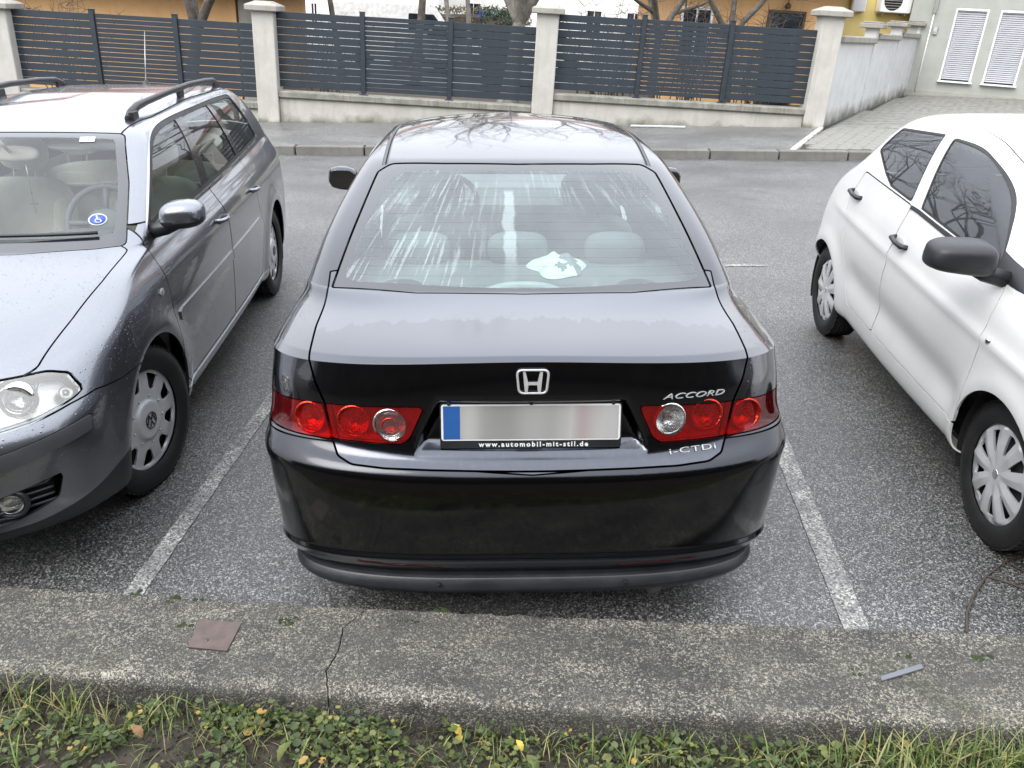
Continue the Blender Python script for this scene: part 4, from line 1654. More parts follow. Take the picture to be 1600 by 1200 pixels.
# ------------------------------------------------------------------ the grey estate on the left, nose towards the viewer
def build_estate():
    root = empty('parked_estate', (-2.64, 6.801, 0), (0, 0, R_(184.53)))
    tag(root, 'grey metallic estate with roof rails and a blue disabled badge, left of the black saloon', 'car', 'cars parked in the bays')
    S = wagon_surf()
    base = S
    for cy in (1.08, 3.78):
        S = arch_cut(S, cy, .317, .365)
        arch_liner(root, cy, .317, .365, .50, .80)
    # windscreen with black border
    WS = rpoly([(-.1, -1.372), (.30, -1.362), (.60, -1.322), (.712, -1.292), (.640, -.92), (.545, -.592), (.30, -.600), (-.1, -.604)], [0, 0, .1, .03, .2, .04, 0, 0])
    fn = front_fn(WS, 2.2)
    ws, S = cut(S, fn, .003)
    IN = rpoly([(-.1, -1.30), (.30, -1.292), (.58, -1.255), (.655, -1.225), (.590, -.90), (.515, -.640), (.30, -.640), (-.1, -.642)], [0, 0, .1, .03, .2, .03, 0, 0])
    clear, frit = cut(ws, front_fn(IN, 2.2))
    win = surf_obj('windscreen', clear.shift(-.002), 'glass_front', root)
    surf_obj('window_border', frit.shift(-.002), 'frit', win, .004)
    # headlamps, bumper, strip, grille openings, bonnet
    HL = rpoly([(.36, .772), (.586, .772), (.700, .772), (.757, .752), (.800, .690), (.770, .674), (.70, .657), (.60, .648), (.40, .640)], [.02, 0, .1, .03, .03, .02, .1, 0, .02])
    lamp, S = cut(S, xz_front_fn(HL, 4.0), .003)
    BON = rpoly([(-.1, -3.44), (.50, -3.44), (.722, -3.485), (.722, -3.80), (.704, -4.07), (.672, -4.32), (.60, -4.405), (.38, -4.47), (-.1, -4.50)], [0, 0, .02, .3, .3, .06, .1, .1, 0])
    bon, S = cut(S, lambda P, A: np.maximum(sdf(BON, np.stack([np.abs(P[:, 0]), -P[:, 1]], 1)), .74 - P[:, 2]), .003)
    surf_obj('bonnet', bon, 'paint_grey', root, .012)
    zs = lambda P: np.interp(P[:, 1], [3.9, 4.11, 4.26, 4.36, 4.45, 4.52, 4.7], [.645, .650, .674, .665, .648, .640, .62])
    bumper, S = cut(S, lambda P, A: np.maximum(P[:, 2] - zs(P), 3.95 - P[:, 1]), .0025)
    ST = rpoly([(-.1, .500), (.3, .500), (.61, .514), (.816, .557), (.820, .612), (.615, .575), (.3, .560), (-.1, .560)], [0, 0, .2, .008, .008, .2, 0, 0])
    strip, bumper = cut(bumper, xz_front_fn(ST, 4.1), .0015)
    GR = rpoly([(.745, .452), (.715, .352), (.58, .300), (.20, .285), (.20, .408), (.58, .420)], [.01, .04, .1, 0, 0, .1])
    grl, bumper = cut(bumper, xz_front_fn(GR, 4.1))
    low, bumper = cut(bumper, lambda P, A: P[:, 2] - np.interp(P[:, 1], [4.0, 4.12, 4.3, 4.5, 4.7], [.40, .395, .335, .275, .25]))
    bo = surf_obj('front_bumper', bumper, 'paint_grey', root, .008)
    surf_obj('bumper_apron', low.shift(-.002), 'black_plastic', bo)
    surf_obj('bumper_strip', strip.shift(.006), 'trim_grey', bo, .012)
    for part, sg in zip(halves(grl), (-1, 1)):
        go = surf_obj('bumper_grille', part.shift(-.05), 'void_black', bo)
        for k in range(5):
            mb = MB()
            pts = []
            for x in np.linspace(.22, .735, 18):
                z = .312 + k * .027 + .05 * max(0, x - .5) + .02 * (x > .6) * (x - .6)
                p, _ = nearest3(part, (sg * x, 4.5, z))
                pts.append((p[0], p[1] - .014, p[2]))
            mb.tube(pts, .0055, 5)
            mb.build('grille_slat', 'black_plastic', go)
        p, n = nearest3(part, (sg * .605, 4.55, .372))
        M = on_normal(Vector(p) - Vector(n) * .012, n + np.array([0, 1., 0]))
        fo = lathe_at('fog_lamp', [(.0, .014), (.024, .011), (.040, .004), (.044, -.004)], M, 'lens_clear', bo)
        lathe_at('fog_reflector', [(.0, -.03), (.02, -.026), (.036, -.010), (.041, .0)], M, 'lamp_chrome', fo, 24)
        lathe_at('fog_bezel', [(.042, -.01), (.044, .006), (.056, .004), (.058, -.012)], M, 'grey_plastic', fo)
    for part, sg in zip(halves(lamp), (-1, 1)):
        lo = surf_obj('headlamp', part, 'lens_haze', root, .02)
        surf_obj('lamp_housing', part.shift(-.075), 'aluminium', lo)
        for x, z, r, nm in ((.63, .712, .052, 'projector'), (.50, .708, .050, 'high_beam')):
            p, n = nearest3(part, (sg * x, 4.45, z))
            M = on_normal(Vector(p) - Vector((0, .05, 0)), (sg * .15, 1, .05))
            lathe_at(nm, [(0, .016), (r * .5, .012), (r * .8, .0), (r * .82, -.03)], M, 'lens_clear', lo)
            lathe_at('lamp_ring', [(r * .80, .0), (r * .86, .010), (r * 1.12, .006), (r * 1.2, -.02)], M, 'chrome', lo)
            lathe_at('reflector', [(0, -.045), (r * .5, -.035), (r * .85, -.008)], M, 'lamp_chrome', lo)
        p, n = nearest3(part, (sg * .755, 4.33, .705))
        M = on_normal(Vector(p) - Vector(n) * .045, n)
        lathe_at('indicator', [(0, .012), (.010, .010), (.012, 0), (.022, .006), (.024, .007)], M, 'aluminium', lo, 24)
        mb = MB()
        p0, _ = nearest3(part, (sg * .70, 4.4, .768))
        p1, _ = nearest3(part, (sg * .675, 4.45, .66))
        mb.tube([Vector(p0) - Vector((0, .035, 0)), Vector(p1) - Vector((0, .035, 0))], .008, 6)
        mb.build('lamp_divider', 'chrome', lo)
    # side glass: one bright-framed opening with three panes
    arc = resample(bspline_rows(np.array([[q] for q in [(3.385, 1.00, 0), (3.24, 1.09, 0), (3.02, 1.222, 0), (2.83, 1.318, 0), (2.64, 1.367, 0), (2.40, 1.390, 0), (2.0, 1.404, 0), (1.5, 1.408, 0), (1.12, 1.402, 0)]]), [1] * 9, 8)[:, 0, :2], 60)
    DLO = np.concatenate([arc, rpoly([(1.12, 1.402), (1.04, 1.398), (.84, 1.080), (2.3, 1.024), (3.40, .985)], [0, .04, .04, 0, .02])[1:]])
    dl, S = cut(S, side_fn(DLO))
    bright, dl = cut(dl, lambda P, A: -(side_fn(DLO)(P, A) + .007))
    seal, dl = cut(dl, lambda P, A: -(side_fn(DLO)(P, A) + .026))
    for part in halves(bright):
        o = surf_obj('window_trim', part.shift(.003), 'aluminium', root, .008)
    for part in halves(seal):
        surf_obj('window_seal', part.shift(-.001), 'rubber', root)
    bp = lambda z: 2.40 - (z - 1.02) * .42
    cp = lambda z: 1.57 - (z - 1.05) * -.12
    pil, dl = cut(dl, lambda P, A: np.minimum(np.abs(P[:, 1] - (2.39 - (P[:, 2] - 1.02) * .46)) - .062, np.abs(P[:, 1] - (1.555 + (P[:, 2] - 1.05) * .16)) - .042))
    for part in halves(pil):
        for nm, f in (('centre_pillar', lambda C: C[:, 1] > 1.9), ('rear_pillar', lambda C: C[:, 1] <= 1.9)):
            surf_obj(nm, part.where(f).shift(-.001), 'black_gloss', root, .006)
    for part in halves(dl):
        for nm, f in (('front_side_window', lambda C: C[:, 1] > 2.2), ('rear_side_window', lambda C: (C[:, 1] <= 2.2) & (C[:, 1] > 1.56)), ('quarter_window', lambda C: C[:, 1] <= 1.58)):
            w_ = part.where(f)
            if w_.F:
                surf_obj(nm, w_.shift(-.006), 'glass_side', root)
    # tailgate glass
    TG = rpoly([(-.1, .98), (.58, 1.06), (.50, 1.42), (-.1, 1.36)], [0, .06, .06, 0])
    tg, S = cut(S, rear_fn(TG, 1.1), .004)
    surf_obj('tailgate_window', tg, 'glass_side', root, .004)
    # rubbing strips, doors, handles
    mo, S = cut(S, lambda P, A: np.maximum.reduce([np.abs(P[:, 2] - (.645 + .012 * (3.4 - P[:, 1]))) - .026, P[:, 1] - 3.40, 1.64 - P[:, 1], .6 - np.abs(P[:, 0])]))
    mo1, mo = cut(mo, lambda P, A: 2.415 - P[:, 1], .004)
    doors = {}
    for nm, poly in (('front_door', [(3.37, 1.05), (3.43, .96), (3.475, .70), (3.44, .36), (3.38, .31), (2.44, .31), (2.425, .57), (2.35, 1.06)]),
                     ('rear_door', [(2.345, 1.06), (2.418, .57), (2.432, .31), (1.62, .31), (1.60, .42), (1.50, .62), (1.60, .76), (1.60, .92), (1.545, 1.08)])):
        pn, S = cut(S, side_fn(rpoly(poly, .025)), .003)
        for part in halves(pn):
            sg = -1 if part.P[:, 0].mean() < 0 else 1
            d = surf_obj(nm, part, 'paint_grey', root, .012)
            doors[(nm, sg)] = d
            hy = 2.50 if nm[0] == 'f' else 1.66
            p, n = nearest3(part, (sg * .86, hy, .872))
            p = Vector(p)
            mb = MB()
            mb.tube([p + Vector((sg * a, b, c_)) for a, b, c_ in ((-.006, -.105, -.006), (.026, -.088, -.003), (.036, 0, .004), (.028, .085, .010), (-.006, .10, .012))], .0145, 10, flat=.85)
            mb.build('handle', 'paint_grey', d)
            mb = MB()
            mb.pillow(p + Vector((sg * .001, .0, -.004)), (.012, .15, .052), 2.2, 10)
            mb.build('handle_recess', 'trim_grey', d)
    for part in halves(mo1):
        sg = -1 if part.P[:, 0].mean() < 0 else 1
        surf_obj('rubbing_strip', part.shift(.007), 'paint_grey', doors[('front_door', sg)], .012)
    for part in halves(mo):
        sg = -1 if part.P[:, 0].mean() < 0 else 1
        surf_obj('rubbing_strip', part.shift(.007), 'paint_grey', doors[('rear_door', sg)], .012)
    # lower sill in dark plastic, body
    sill, S = cut(S, lambda P, A: np.maximum.reduce([P[:, 2] - .29, P[:, 1] - 3.42, 1.45 - P[:, 1], .5 - np.abs(P[:, 0])]))
    for part in halves(sill):
        surf_obj('sill', part.shift(.004), 'paint_grey', root, .01)
    # dark seam where the roof meets the side
    seam, S = band(S, lambda P: np.abs(P[:, 0]) - (.558 - .03 * sstep(2.4, 2.8, P[:, 1])), .0045, lambda P: np.maximum.reduce([P[:, 1] - 2.86, .75 - P[:, 1], 1.33 - P[:, 2]]))
    for part in halves(seam):
        surf_obj('roof_seam', part.shift(-.006), 'void_black', root)
    surf_obj('body', S, 'paint_grey', root, .008)
    shell_under(root, base, 0, extra=lambda C: (C[:, 2] < .93) & (np.abs(C[:, 1] - 1.08) > .44) & (np.abs(C[:, 1] - 3.78) > .44), off=-.09)
    # roof rails
    for sg in (-1, 1):
        pts = []
        for y, x, dz in ((2.60, .498, .0), (2.56, .500, .022), (2.47, .504, .042), (2.33, .510, .052), (2.0, .520, .056), (1.6, .526, .056), (1.2, .522, .052), (1.0, .515, .042), (.92, .510, .022), (.88, .508, .0)):
            p, _ = nearest3(base, (sg * x, y, 1.44))
            pts.append((sg * x, y, float(p[2]) + dz))
        mb = MB()
        mb.tube(pts, [.019, .019, .017, .0145, .0135, .0135, .0135, .0145, .016, .016], 12, flat=1.3)
        rl = mb.build('roof_rail', 'grey_plastic', root)
        for y in (2.56, 1.75, .95):
            p, _ = nearest3(base, (sg * .515, y, 1.44))
            mb = MB()
            mb.box((sg * .513, y, float(p[2]) + .018), (.024, .085, .045), bev=.010)
            mb.build('rail_foot', 'black_plastic', rl)
    # aerial
    p, _ = nearest3(base, (0, .78, 1.45))
    mb = MB()
    mb.lathe([(.028, 0), (.022, .012), (.010, .030), (.006, .034), (0, .036)], 16, Matrix.Translation((0, .78, float(p[2]) - .002)))
    ae = mb.build('aerial_base', 'black_plastic', root)
    mb = MB()
    mb.tube([(0, .78, float(p[2]) + .03), (0, .72, float(p[2]) + .17), (0, .64, float(p[2]) + .34)], [.004, .0026, .0018], 6)
    mb.build('aerial_mast', 'aluminium', ae)
    for cy in (1.08, 3.78):
        for sg in (-1, 1):
            make_wheel(root, sg * .715, cy, .317, .219, .195, 'nine_hole', sg, R_(-14) if cy > 2 else 0.)
    for sg in (-1, 1):
        door_mirror(root, (sg * .770, 3.27, 1.000), sg, (.195, .16, .125), 'paint_grey', 'black_plastic')
        mb = MB()
        p, n = nearest3(base, (sg * .86, 3.55, .80))
        mb.pillow(Vector(p) + Vector(n) * .002, (.014, .052, .036), 2.2, 10)
        mb.build('side_repeater', 'lens_haze', root)
    mb = MB()
    mb.box((0, 2.35, .24), (1.44, 4.0, .09), bev=.02)
    mb.build('floor_pan', 'void_black', root)
    # cabin
    make_seat(root, -.37, 2.15, .42, 'seat_beige', .54, False, 16, .62, (0.,), .19)
    make_seat(root, .37, 2.15, .42, 'seat_beige', .54, False, 16, .62, (0.,), .19)
    make_seat(root, 0, 1.30, .44, 'seat_beige', 1.34, True, 18, .56, (-.42, .42), .14)
    steering_wheel(root, -.37, 2.80, .93, 'dash_grey')
    mb = MB()
    prof = [(3.60, .90), (3.45, .945), (3.25, .955), (3.08, .93), (3.00, .86), (3.02, .60)]
    n = 31
    V, F = [], []
    for i in range(n):
        x = -.70 + 1.40 * i / (n - 1)
        bump_ = .035 * math.exp(-((x + .37) / .19) ** 2)
        for k, (y, z) in enumerate(prof):
            V.append((x, y - .10 * (x / .7) ** 2, z + (bump_ if 1 <= k <= 4 else 0)))
    for i in range(n - 1):
        for k in range(len(prof) - 1):
            a = i * len(prof) + k
            F.append([a, a + 1, a + len(prof) + 1, a + len(prof)])
    mb.add(V, F, True)
    mb.build('dashboard', 'dash_grey', root)
    mb = MB()
    mb.box((-.30, 3.36, .957), (.17, .035, .003), Matrix.Rotation(0, 4, 'Z'))
    mb.build('paper_slip', 'print_white', root)
    for sg in (-1, 1):
        mb = MB()
        mb.pillow((sg * .36, 2.74, 1.318), (.42, .16, .022), 4, 10, None, Matrix.Rotation(R_(-22), 3, 'X'))
        mb.build('sun_visor', 'lining_grey', root)
    mb = MB()
    mb.pillow((0, 2.80, 1.27), (.25, .05, .075), 3, 10)
    mb.tube([(0, 2.82, 1.28), (0, 2.90, 1.34)], .008, 6)
    mb.build('cabin_mirror', 'seat_beige', root)
    mb = MB()
    mb.tube([(-.05, 2.80, 1.24), (-.05, 2.81, 1.05)], .002, 5)
    mb.box((-.05, 2.81, 1.02), (.008, .005, .07))
    mb.box((-.05, 2.81, 1.03), (.038, .005, .008))
    mb.build('cross_pendant', 'aluminium', root)
    lin = base.where(lambda C: (C[:, 2] > 1.35) & (C[:, 1] > .9) & (C[:, 1] < 2.75))
    surf_obj('roof_lining', lin.shift(-.03), 'lining_beige', root)
    tr = base.where(lambda C: (C[:, 2] > .72) & (C[:, 2] < 1.0) & (C[:, 1] > .4) & (C[:, 1] < 3.3) & (np.abs(C[:, 0]) > .6))
    for part in halves(tr):
        surf_obj('side_trim', part.shift(-.10), 'seat_beige', root)
    mb = MB()
    mb.box((0, .95, .84), (1.30, .75, .02), bev=.005)
    mb.build('luggage_cover', 'seat_beige', root)
    # disabled badge and inspection sticker behind the glass
    p, n = nearest3(clear, (-.562, 3.35, 1.055))
    M = on_normal(Vector(p) + Vector(n) * .0005, n)
    st = lathe_at('badge', [(.0, .0005), (.038, .0005), (.038, .0)], M, 'print_white', root, 40)
    lathe_at('badge_field', [(.0, .0009), (.033, .0009), (.033, .0004)], M, 'print_blue', st, 40)
    mb = MB()
    z_ = .0014
    q = lambda *a: [M @ Vector((x, y, z_)) for x, y in a]
    mb.tube(q(*[(.003 + .013 * math.cos(t), -.008 + .013 * math.sin(t)) for t in np.linspace(R_(110), R_(400 - 45), 14)]), .0018, 5)
    mb.tube(q((-.004, .016), (-.002, -.001), (.010, -.002), (.015, -.016)), .0024, 5)
    mb.tube(q((-.003, .008), (.008, .006)), .0018, 5)
    mb.lathe([(0, z_), (.004, z_)], 12, M @ Matrix.Translation((-.005, .022, 0)))
    mb.build('wheelchair_symbol', 'print_white', st)
    p, n = nearest3(clear, (-.40, 2.88, 1.335))
    M = on_normal(Vector(p) + Vector(n) * .0005, n)
    mb = MB()
    mb.prism(rpoly([(-.034, -.022), (.034, -.022), (.034, .022), (-.034, .022)], .004), 0, .0006, M)
    st2 = mb.build('inspection_sticker', 'lining_grey', root)
    lathe_at('sticker_disc', [(0, .0012), (.015, .0012)], M @ Matrix.Translation((0, .002, 0)), 'print_white', st2, 20)
    # wipers
    for x0, x1, y0 in ((-.10, -.60, 3.52), (.55, -.02, 3.56)):
        mb = MB()
        a, _ = nearest3(base, (x0, y0, 1.0))
        pts = []
        for t in np.linspace(0, 1, 9):
            p, n = nearest3(base, (x0 + (x1 - x0) * t, y0 - .05 * t - .02, 1.02 + .01 * t))
            pts.append(Vector(p) + Vector(n) * .014)
        mb.tube(pts, .008, 6)
        wo_ = mb.build('wiper', 'black_plastic', root)
    mb = MB()
    cow = base.where(lambda C: (C[:, 1] > 3.40) & (C[:, 1] < 3.62) & (C[:, 2] > .93) & (C[:, 2] < 1.01) & (np.abs(C[:, 0]) < .70))
    surf_obj('cowl', cow.shift(-.022), 'black_plastic', root)
    return root


# ------------------------------------------------------------------ the white hatchback on the right, nose towards the viewer
def build_hatch():
    root = empty('parked_hatchback', (2.8063, 5.4405, 0), (0, 0, R_(176.32)))
    tag(root, 'white five door hatchback with black door handles and black mirror, right of the black saloon', 'car', 'cars parked in the bays')
    S = hatch_surf()
    base = S
    for cy in (.415, 2.755):
        S = arch_cut(S, cy, .29, .325)
        arch_liner(root, cy, .29, .325, .45, .74)
    RW = rpoly([(.715, 1.222), (.790, 1.352), (1.31, 1.384), (1.435, 1.070), (1.12, 1.090), (.98, 1.13)], [.02, .03, .02, .015, .03, .05])
    arc = resample(bspline_rows(np.array([[q] for q in [(2.37, 1.00, 0), (2.35, 1.075, 0), (2.21, 1.188, 0), (2.05, 1.274, 0), (1.88, 1.332, 0), (1.70, 1.364, 0), (1.55, 1.377, 0), (1.42, 1.380, 0)]]), [1] * 8, 8)[:, 0, :2], 34)
    FW = np.concatenate([rpoly([(1.42, 1.380), (1.405, 1.372), (1.555, 1.065), (2.02, 1.030), (2.37, 1.0)], [0, .01, .02, .1, 0]), arc[1:-1]])
    S = strip_windows(root, S, [RW, FW], ['rear_side_window', 'front_side_window'], 'glass_side_wet', .010, 'rubber')
    SAIL = rpoly([(2.335, 1.075), (2.36, .985), (2.62, .965), (2.52, 1.03)], .01)
    sail, S = cut(S, side_fn(SAIL))
    for part in halves(sail):
        surf_obj('mirror_sail', part.shift(.002), 'black_plastic', root, .006)
    WS = rpoly([(-.1, -.93), (.40, -.90), (.66, -.80), (.60, -.40), (.53, -.16), (.3, -.14), (-.1, -.135)], [0, 0, .05, .2, .06, 0, 0])
    ws, S = cut(S, front_fn(WS, 1.7), .003)
    surf_obj('windscreen', ws, 'glass_front', root, .004)
    TG = rpoly([(-.1, .90), (.40, .93), (.655, 1.13), (.62, 1.30), (.52, 1.45), (-.1, 1.42)], [0, .05, .05, .1, .05, 0])
    tg, S = cut(S, rear_fn(TG, .80), .003)
    surf_obj('tailgate_window', tg, 'frit', root, .004)
    ROOF = lambda P: .488 - .02 * sstep(.9, 1.3, P[:, 1]) + .045 * sstep(1.45, 1.9, P[:, 1])
    seam, S = band(S, lambda P: np.abs(P[:, 0]) - ROOF(P), .0035, lambda P: np.maximum.reduce([P[:, 1] - 2.05, .80 - P[:, 1], 1.30 - P[:, 2]]))
    for part in halves(seam):
        surf_obj('roof_seam', part.shift(-.006), 'void_black', root)
    belt, S = band(S, lambda P: P[:, 2] - np.interp(P[:, 1], [1.5, 1.56, 2.02, 2.40], [1.052, 1.050, 1.014, .990]), .009, lambda P: np.maximum.reduce([P[:, 1] - 2.42, 1.46 - P[:, 1], .5 - np.abs(P[:, 0])]))
    for part in halves(belt):
        surf_obj('belt_strip', part.shift(.004), 'black_plastic', root, .006)
    for nm, poly in (('front_door', [(1.462, 1.06), (1.452, .76), (1.40, .46), (1.385, .36), (2.44, .345), (2.452, .40), (2.512, .73), (2.500, .90), (2.46, 1.00), (2.35, 1.0)]),
                     ('rear_door', [(1.456, 1.06), (1.446, .76), (1.394, .46), (1.379, .36), (.93, .37), (.86, .46), (.78, .62), (.72, .72), (.66, .95), (.72, 1.10)])):
        pn, S = cut(S, side_fn(rpoly(poly, .03)), .0034)
        for part in halves(pn):
            sg = -1 if part.P[:, 0].mean() < 0 else 1
            d = surf_obj(nm, part, 'paint_white', root, .012)
            hy, hz = (1.545, .895) if nm[0] == 'f' else (.755, .975)
            p, n = nearest3(part, (sg * .80, hy, hz))
            p = Vector(p)
            mb = MB()
            mb.tube([p + Vector((sg * a, b, c_)) for a, b, c_ in ((-.004, -.085, .012), (.024, -.070, .010), (.032, 0, .002), (.024, .065, -.004), (-.004, .082, -.006))], [.012, .014, .012, .015, .013], 10, flat=.9)
            mb.build('handle', 'black_plastic', d)
            mb = MB()
            mb.pillow(p + Vector((0, -.005, .0)), (.008, .10, .055), 2.2, 10)
            mb.build('handle_recess', 'paint_white', d)
    surf_obj('body', S, 'paint_white', root, .008)
    shell_under(root, base, 0, extra=lambda C: (C[:, 2] < .93) & (np.abs(C[:, 1] - .415) > .40) & (np.abs(C[:, 1] - 2.755) > .40), off=-.07)
    for cy in (.415, 2.755):
        for sg in (-1, 1):
            make_wheel(root, sg * .668, cy, .290, .202, .165, 'spoke', sg)
    for sg in (-1, 1):
        door_mirror(root, (sg * .765, 2.43, .985), sg, (.25, .17, .135), 'black_plastic', 'black_plastic', e=3.6)
        p, n = nearest3(base, (sg * .80, 2.575, .775))
        lathe_at('side_repeater', [(0, .010), (.010, .008), (.016, .002), (.018, -.004)], on_normal(p, n), 'chrome', root, 20)
    mb = MB()
    mb.box((0, 1.6, .24), (1.34, 2.9, .09), bev=.02)
    mb.build('floor_pan', 'void_black', root)
    for sx in (-1, 1):
        make_seat(root, sx * .34, 1.35, .42, 'seat_grey', .50, False, 18, .70, (0.,), .05)
    make_seat(root, 0, .70, .46, 'seat_grey', 1.18, True, 20, .48, (-.36, .36), .12)
    steering_wheel(root, -.34, 1.95, .92)
    mb = MB()
    mb.box((0, 2.40, .82), (1.30, .60, .28), bev=.09)
    mb.build('dashboard', 'dash_grey', root)
    lin = base.where(lambda C: (C[:, 2] > 1.36) & (C[:, 1] > .7) & (C[:, 1] < 1.9))
    surf_obj('roof_lining', lin.shift(-.03), 'lining_grey', root)
    tr = base.where(lambda C: (C[:, 2] > .72) & (C[:, 2] < 1.0) & (C[:, 1] > .3) & (C[:, 1] < 2.4) & (np.abs(C[:, 0]) > .55))
    for part in halves(tr):
        surf_obj('side_trim', part.shift(-.08), 'seat_grey', root)
    return root
# ------------------------------------------------------------------ the setting
def sheet(name, pts, m, z=0., parent=None, kind='structure'):
    o = MB().add([(x, y, z) for x, y in pts], [list(range(len(pts)))]).build(name, m, parent)
    if parent is None:
        o['kind'] = kind
    return o


def tone_attr(me, vals):
    at = me.attributes.new('tone', 'FLOAT', 'POINT')
    at.data.foreach_set('value', vals)


TILT = R_(2.7)                     # the street climbs to the right; plumb things stand 2.7 degrees off its normal
RT = Matrix.Rotation(TILT, 4, 'Y')

sheet('ground', [(-300, -120), (300, -120), (300, 420), (-300, 420)], 'soil', -.06)
sheet('parking_lot', [(-70, 1.72), (70, 1.72), (70, 12.24), (-70, 12.24)], 'asphalt', 0.)
sheet('road', [(-200, 23.5), (200, 27.5), (200, 60), (-200, 60)], 'tarmac_far', -.02)
PAV = [(4.10, 12.34), (5.50, 15.02), (5.62, 15.35), (10.3, 22.6), (40, 22.6), (40, 12.34)]
sheet('sidewalk', [(-60, 12.34), (4.10, 12.34), (5.44, 15.02), (-60, 15.02)], 'sidewalk_asphalt', .126)
sheet('driveway_bed', PAV, 'soil', .095)

# far kerb of one metre stones
kerb = empty('kerb', (0, 12.27, 0))
kerb['kind'] = 'structure'
st_me = MB().box((0, 0, .03), (.988, .15, .20), bev=.012).mesh('kerb_stone')
st_me.materials.append(MATS['kerb_stone'])
for i in range(-9, 8):
    o = link(bpy.data.objects.new('kerb_stone', st_me), kerb)
    o.location = (2.87 + .5 + i * 1.012, random.uniform(-.004, .004), random.uniform(-.004, .003))
    o.rotation_euler = (0, 0, random.uniform(-.004, .004))

# pale edging between pavement and driveway
d = Vector((1.34, 2.68, 0)).normalized()
mb = MB()
M = Matrix.Translation((4.77, 13.68, .10)) @ Matrix.Rotation(math.atan2(d.y, d.x), 4, 'Z')
mb.box((0, 0, 0), (2.98, .09, .075), M, .01)
o = mb.build('edging_strip', 'pillar_plaster')
o['kind'] = 'structure'

# driveway pavers: every block that can be told apart is its own piece
drive = empty('driveway', (0, 0, 0))
drive['kind'] = 'structure'
bl_me = [MB().box((0, 0, 0), (.196, .158, .06), bev=.008).mesh('paving_block') for _ in range(1)]
bl_me[0].materials.append(MATS['paver_stone'])
ang = math.atan2(d.y, d.x) - R_(62)
ca, sa = math.cos(ang), math.sin(ang)
inside = lambda p, e=.0: sdf(np.array(PAV), np.array([p]))[0] < -e
blocks = []
for i in range(-20, 70):
    for j in range(-25, 70):
        u, v_ = i * .202 + (.101 if j % 2 else 0), j * .165
        x, y = 4.2 + u * ca - v_ * sa, 12.4 + u * sa + v_ * ca
        if x < 12.5 and y < 22.5 and inside((x, y), .09) and y > 12.36 and x - (y - 12.34) * .45 < 7.2 + .1 * y:
            blocks.append((y * 1.0 + abs(x - 5.5) * .3, x, y))
blocks.sort()
for k, (_, x, y) in enumerate(blocks[:300]):
    o = link(bpy.data.objects.new('paving_block', bl_me[0]), drive)
    o.location = (x, y, .096 + random.uniform(-.004, .004))
    o.rotation_euler = (random.uniform(-.012, .012), random.uniform(-.012, .012), ang)
mb = MB()
for _, x, y in blocks[300:]:
    mb.box((0, 0, 0), (.196, .158, .06), Matrix.Translation((x, y, .096 + random.uniform(-.003, .003))) @ Matrix.Rotation(ang, 4, 'Z'))
o = mb.build('far_paving', 'paver_stone', drive)
o['kind'] = 'stuff'

# bay markings, worn
def marking(p, q, wd):
    p, q = Vector((*p, 0)), Vector((*q, 0))
    t = (q - p).normalized()
    n = Vector((-t.y, t.x, 0))
    L, R2 = [], []
    k = int((q - p).length / .04)
    for i in range(k + 1):
        c = p + (q - p) * i / k
        a = wd / 2 * (1 + .10 * noise.noise(c * 9)) + .004 * noise.noise(c * 60)
        L.append(c + n * a)
        R2.append(c - n * (wd / 2 * (1 + .10 * noise.noise(c * 8 + Vector((5, 0, 0)))) + .004 * noise.noise(c * 55)))
    V = L + R2
    F = [[k + 1 + i, k + 2 + i, i + 1, i] for i in range(k)]
    o = MB().add([(v.x, v.y, .004) for v in V], F).build('bay_marking', 'worn_paint')
    o['kind'] = 'structure'


marking((-1.355, 2.12), (-1.21, 6.4), .072)
marking((1.175, 2.06), (1.60, 6.4), .088)
marking((1.70, 6.62), (2.13, 6.63), .055)
marking((-3.96, 2.2), (-3.86, 6.4), .10)
marking((3.70, 2.1), (4.10, 6.4), .10)

# near kerb: weathered concrete in two castings with a jagged crack between
KF = [(-4.0, 2.36), (-1.709, 2.191), (-.83, 2.120), (.008, 2.073), (.822, 2.037), (1.618, 2.005), (4.0, 1.92)]
KN = [(-4.0, 1.99), (-1.483, 1.800), (-.718, 1.734), (.009, 1.681), (.712, 1.647), (1.401, 1.625), (4.0, 1.54)]
yf_ = lambda x: np.interp(x, *zip(*KF))
yn_ = lambda x: np.interp(x, *zip(*KN))
CR = [(1.0, -.455), (.70, -.521), (.5, -.515), (.36, -.522), (.22, -.535), (.0, -.512)]      # (fraction near->far, x)


def crack_x(t):
    return float(np.interp(t, [c[0] for c in CR][::-1], [c[1] for c in CR][::-1])) + .006 * noise.noise(Vector((t * 23, 1, 1))) + .004 * noise.noise(Vector((t * 60, 4, 1)))


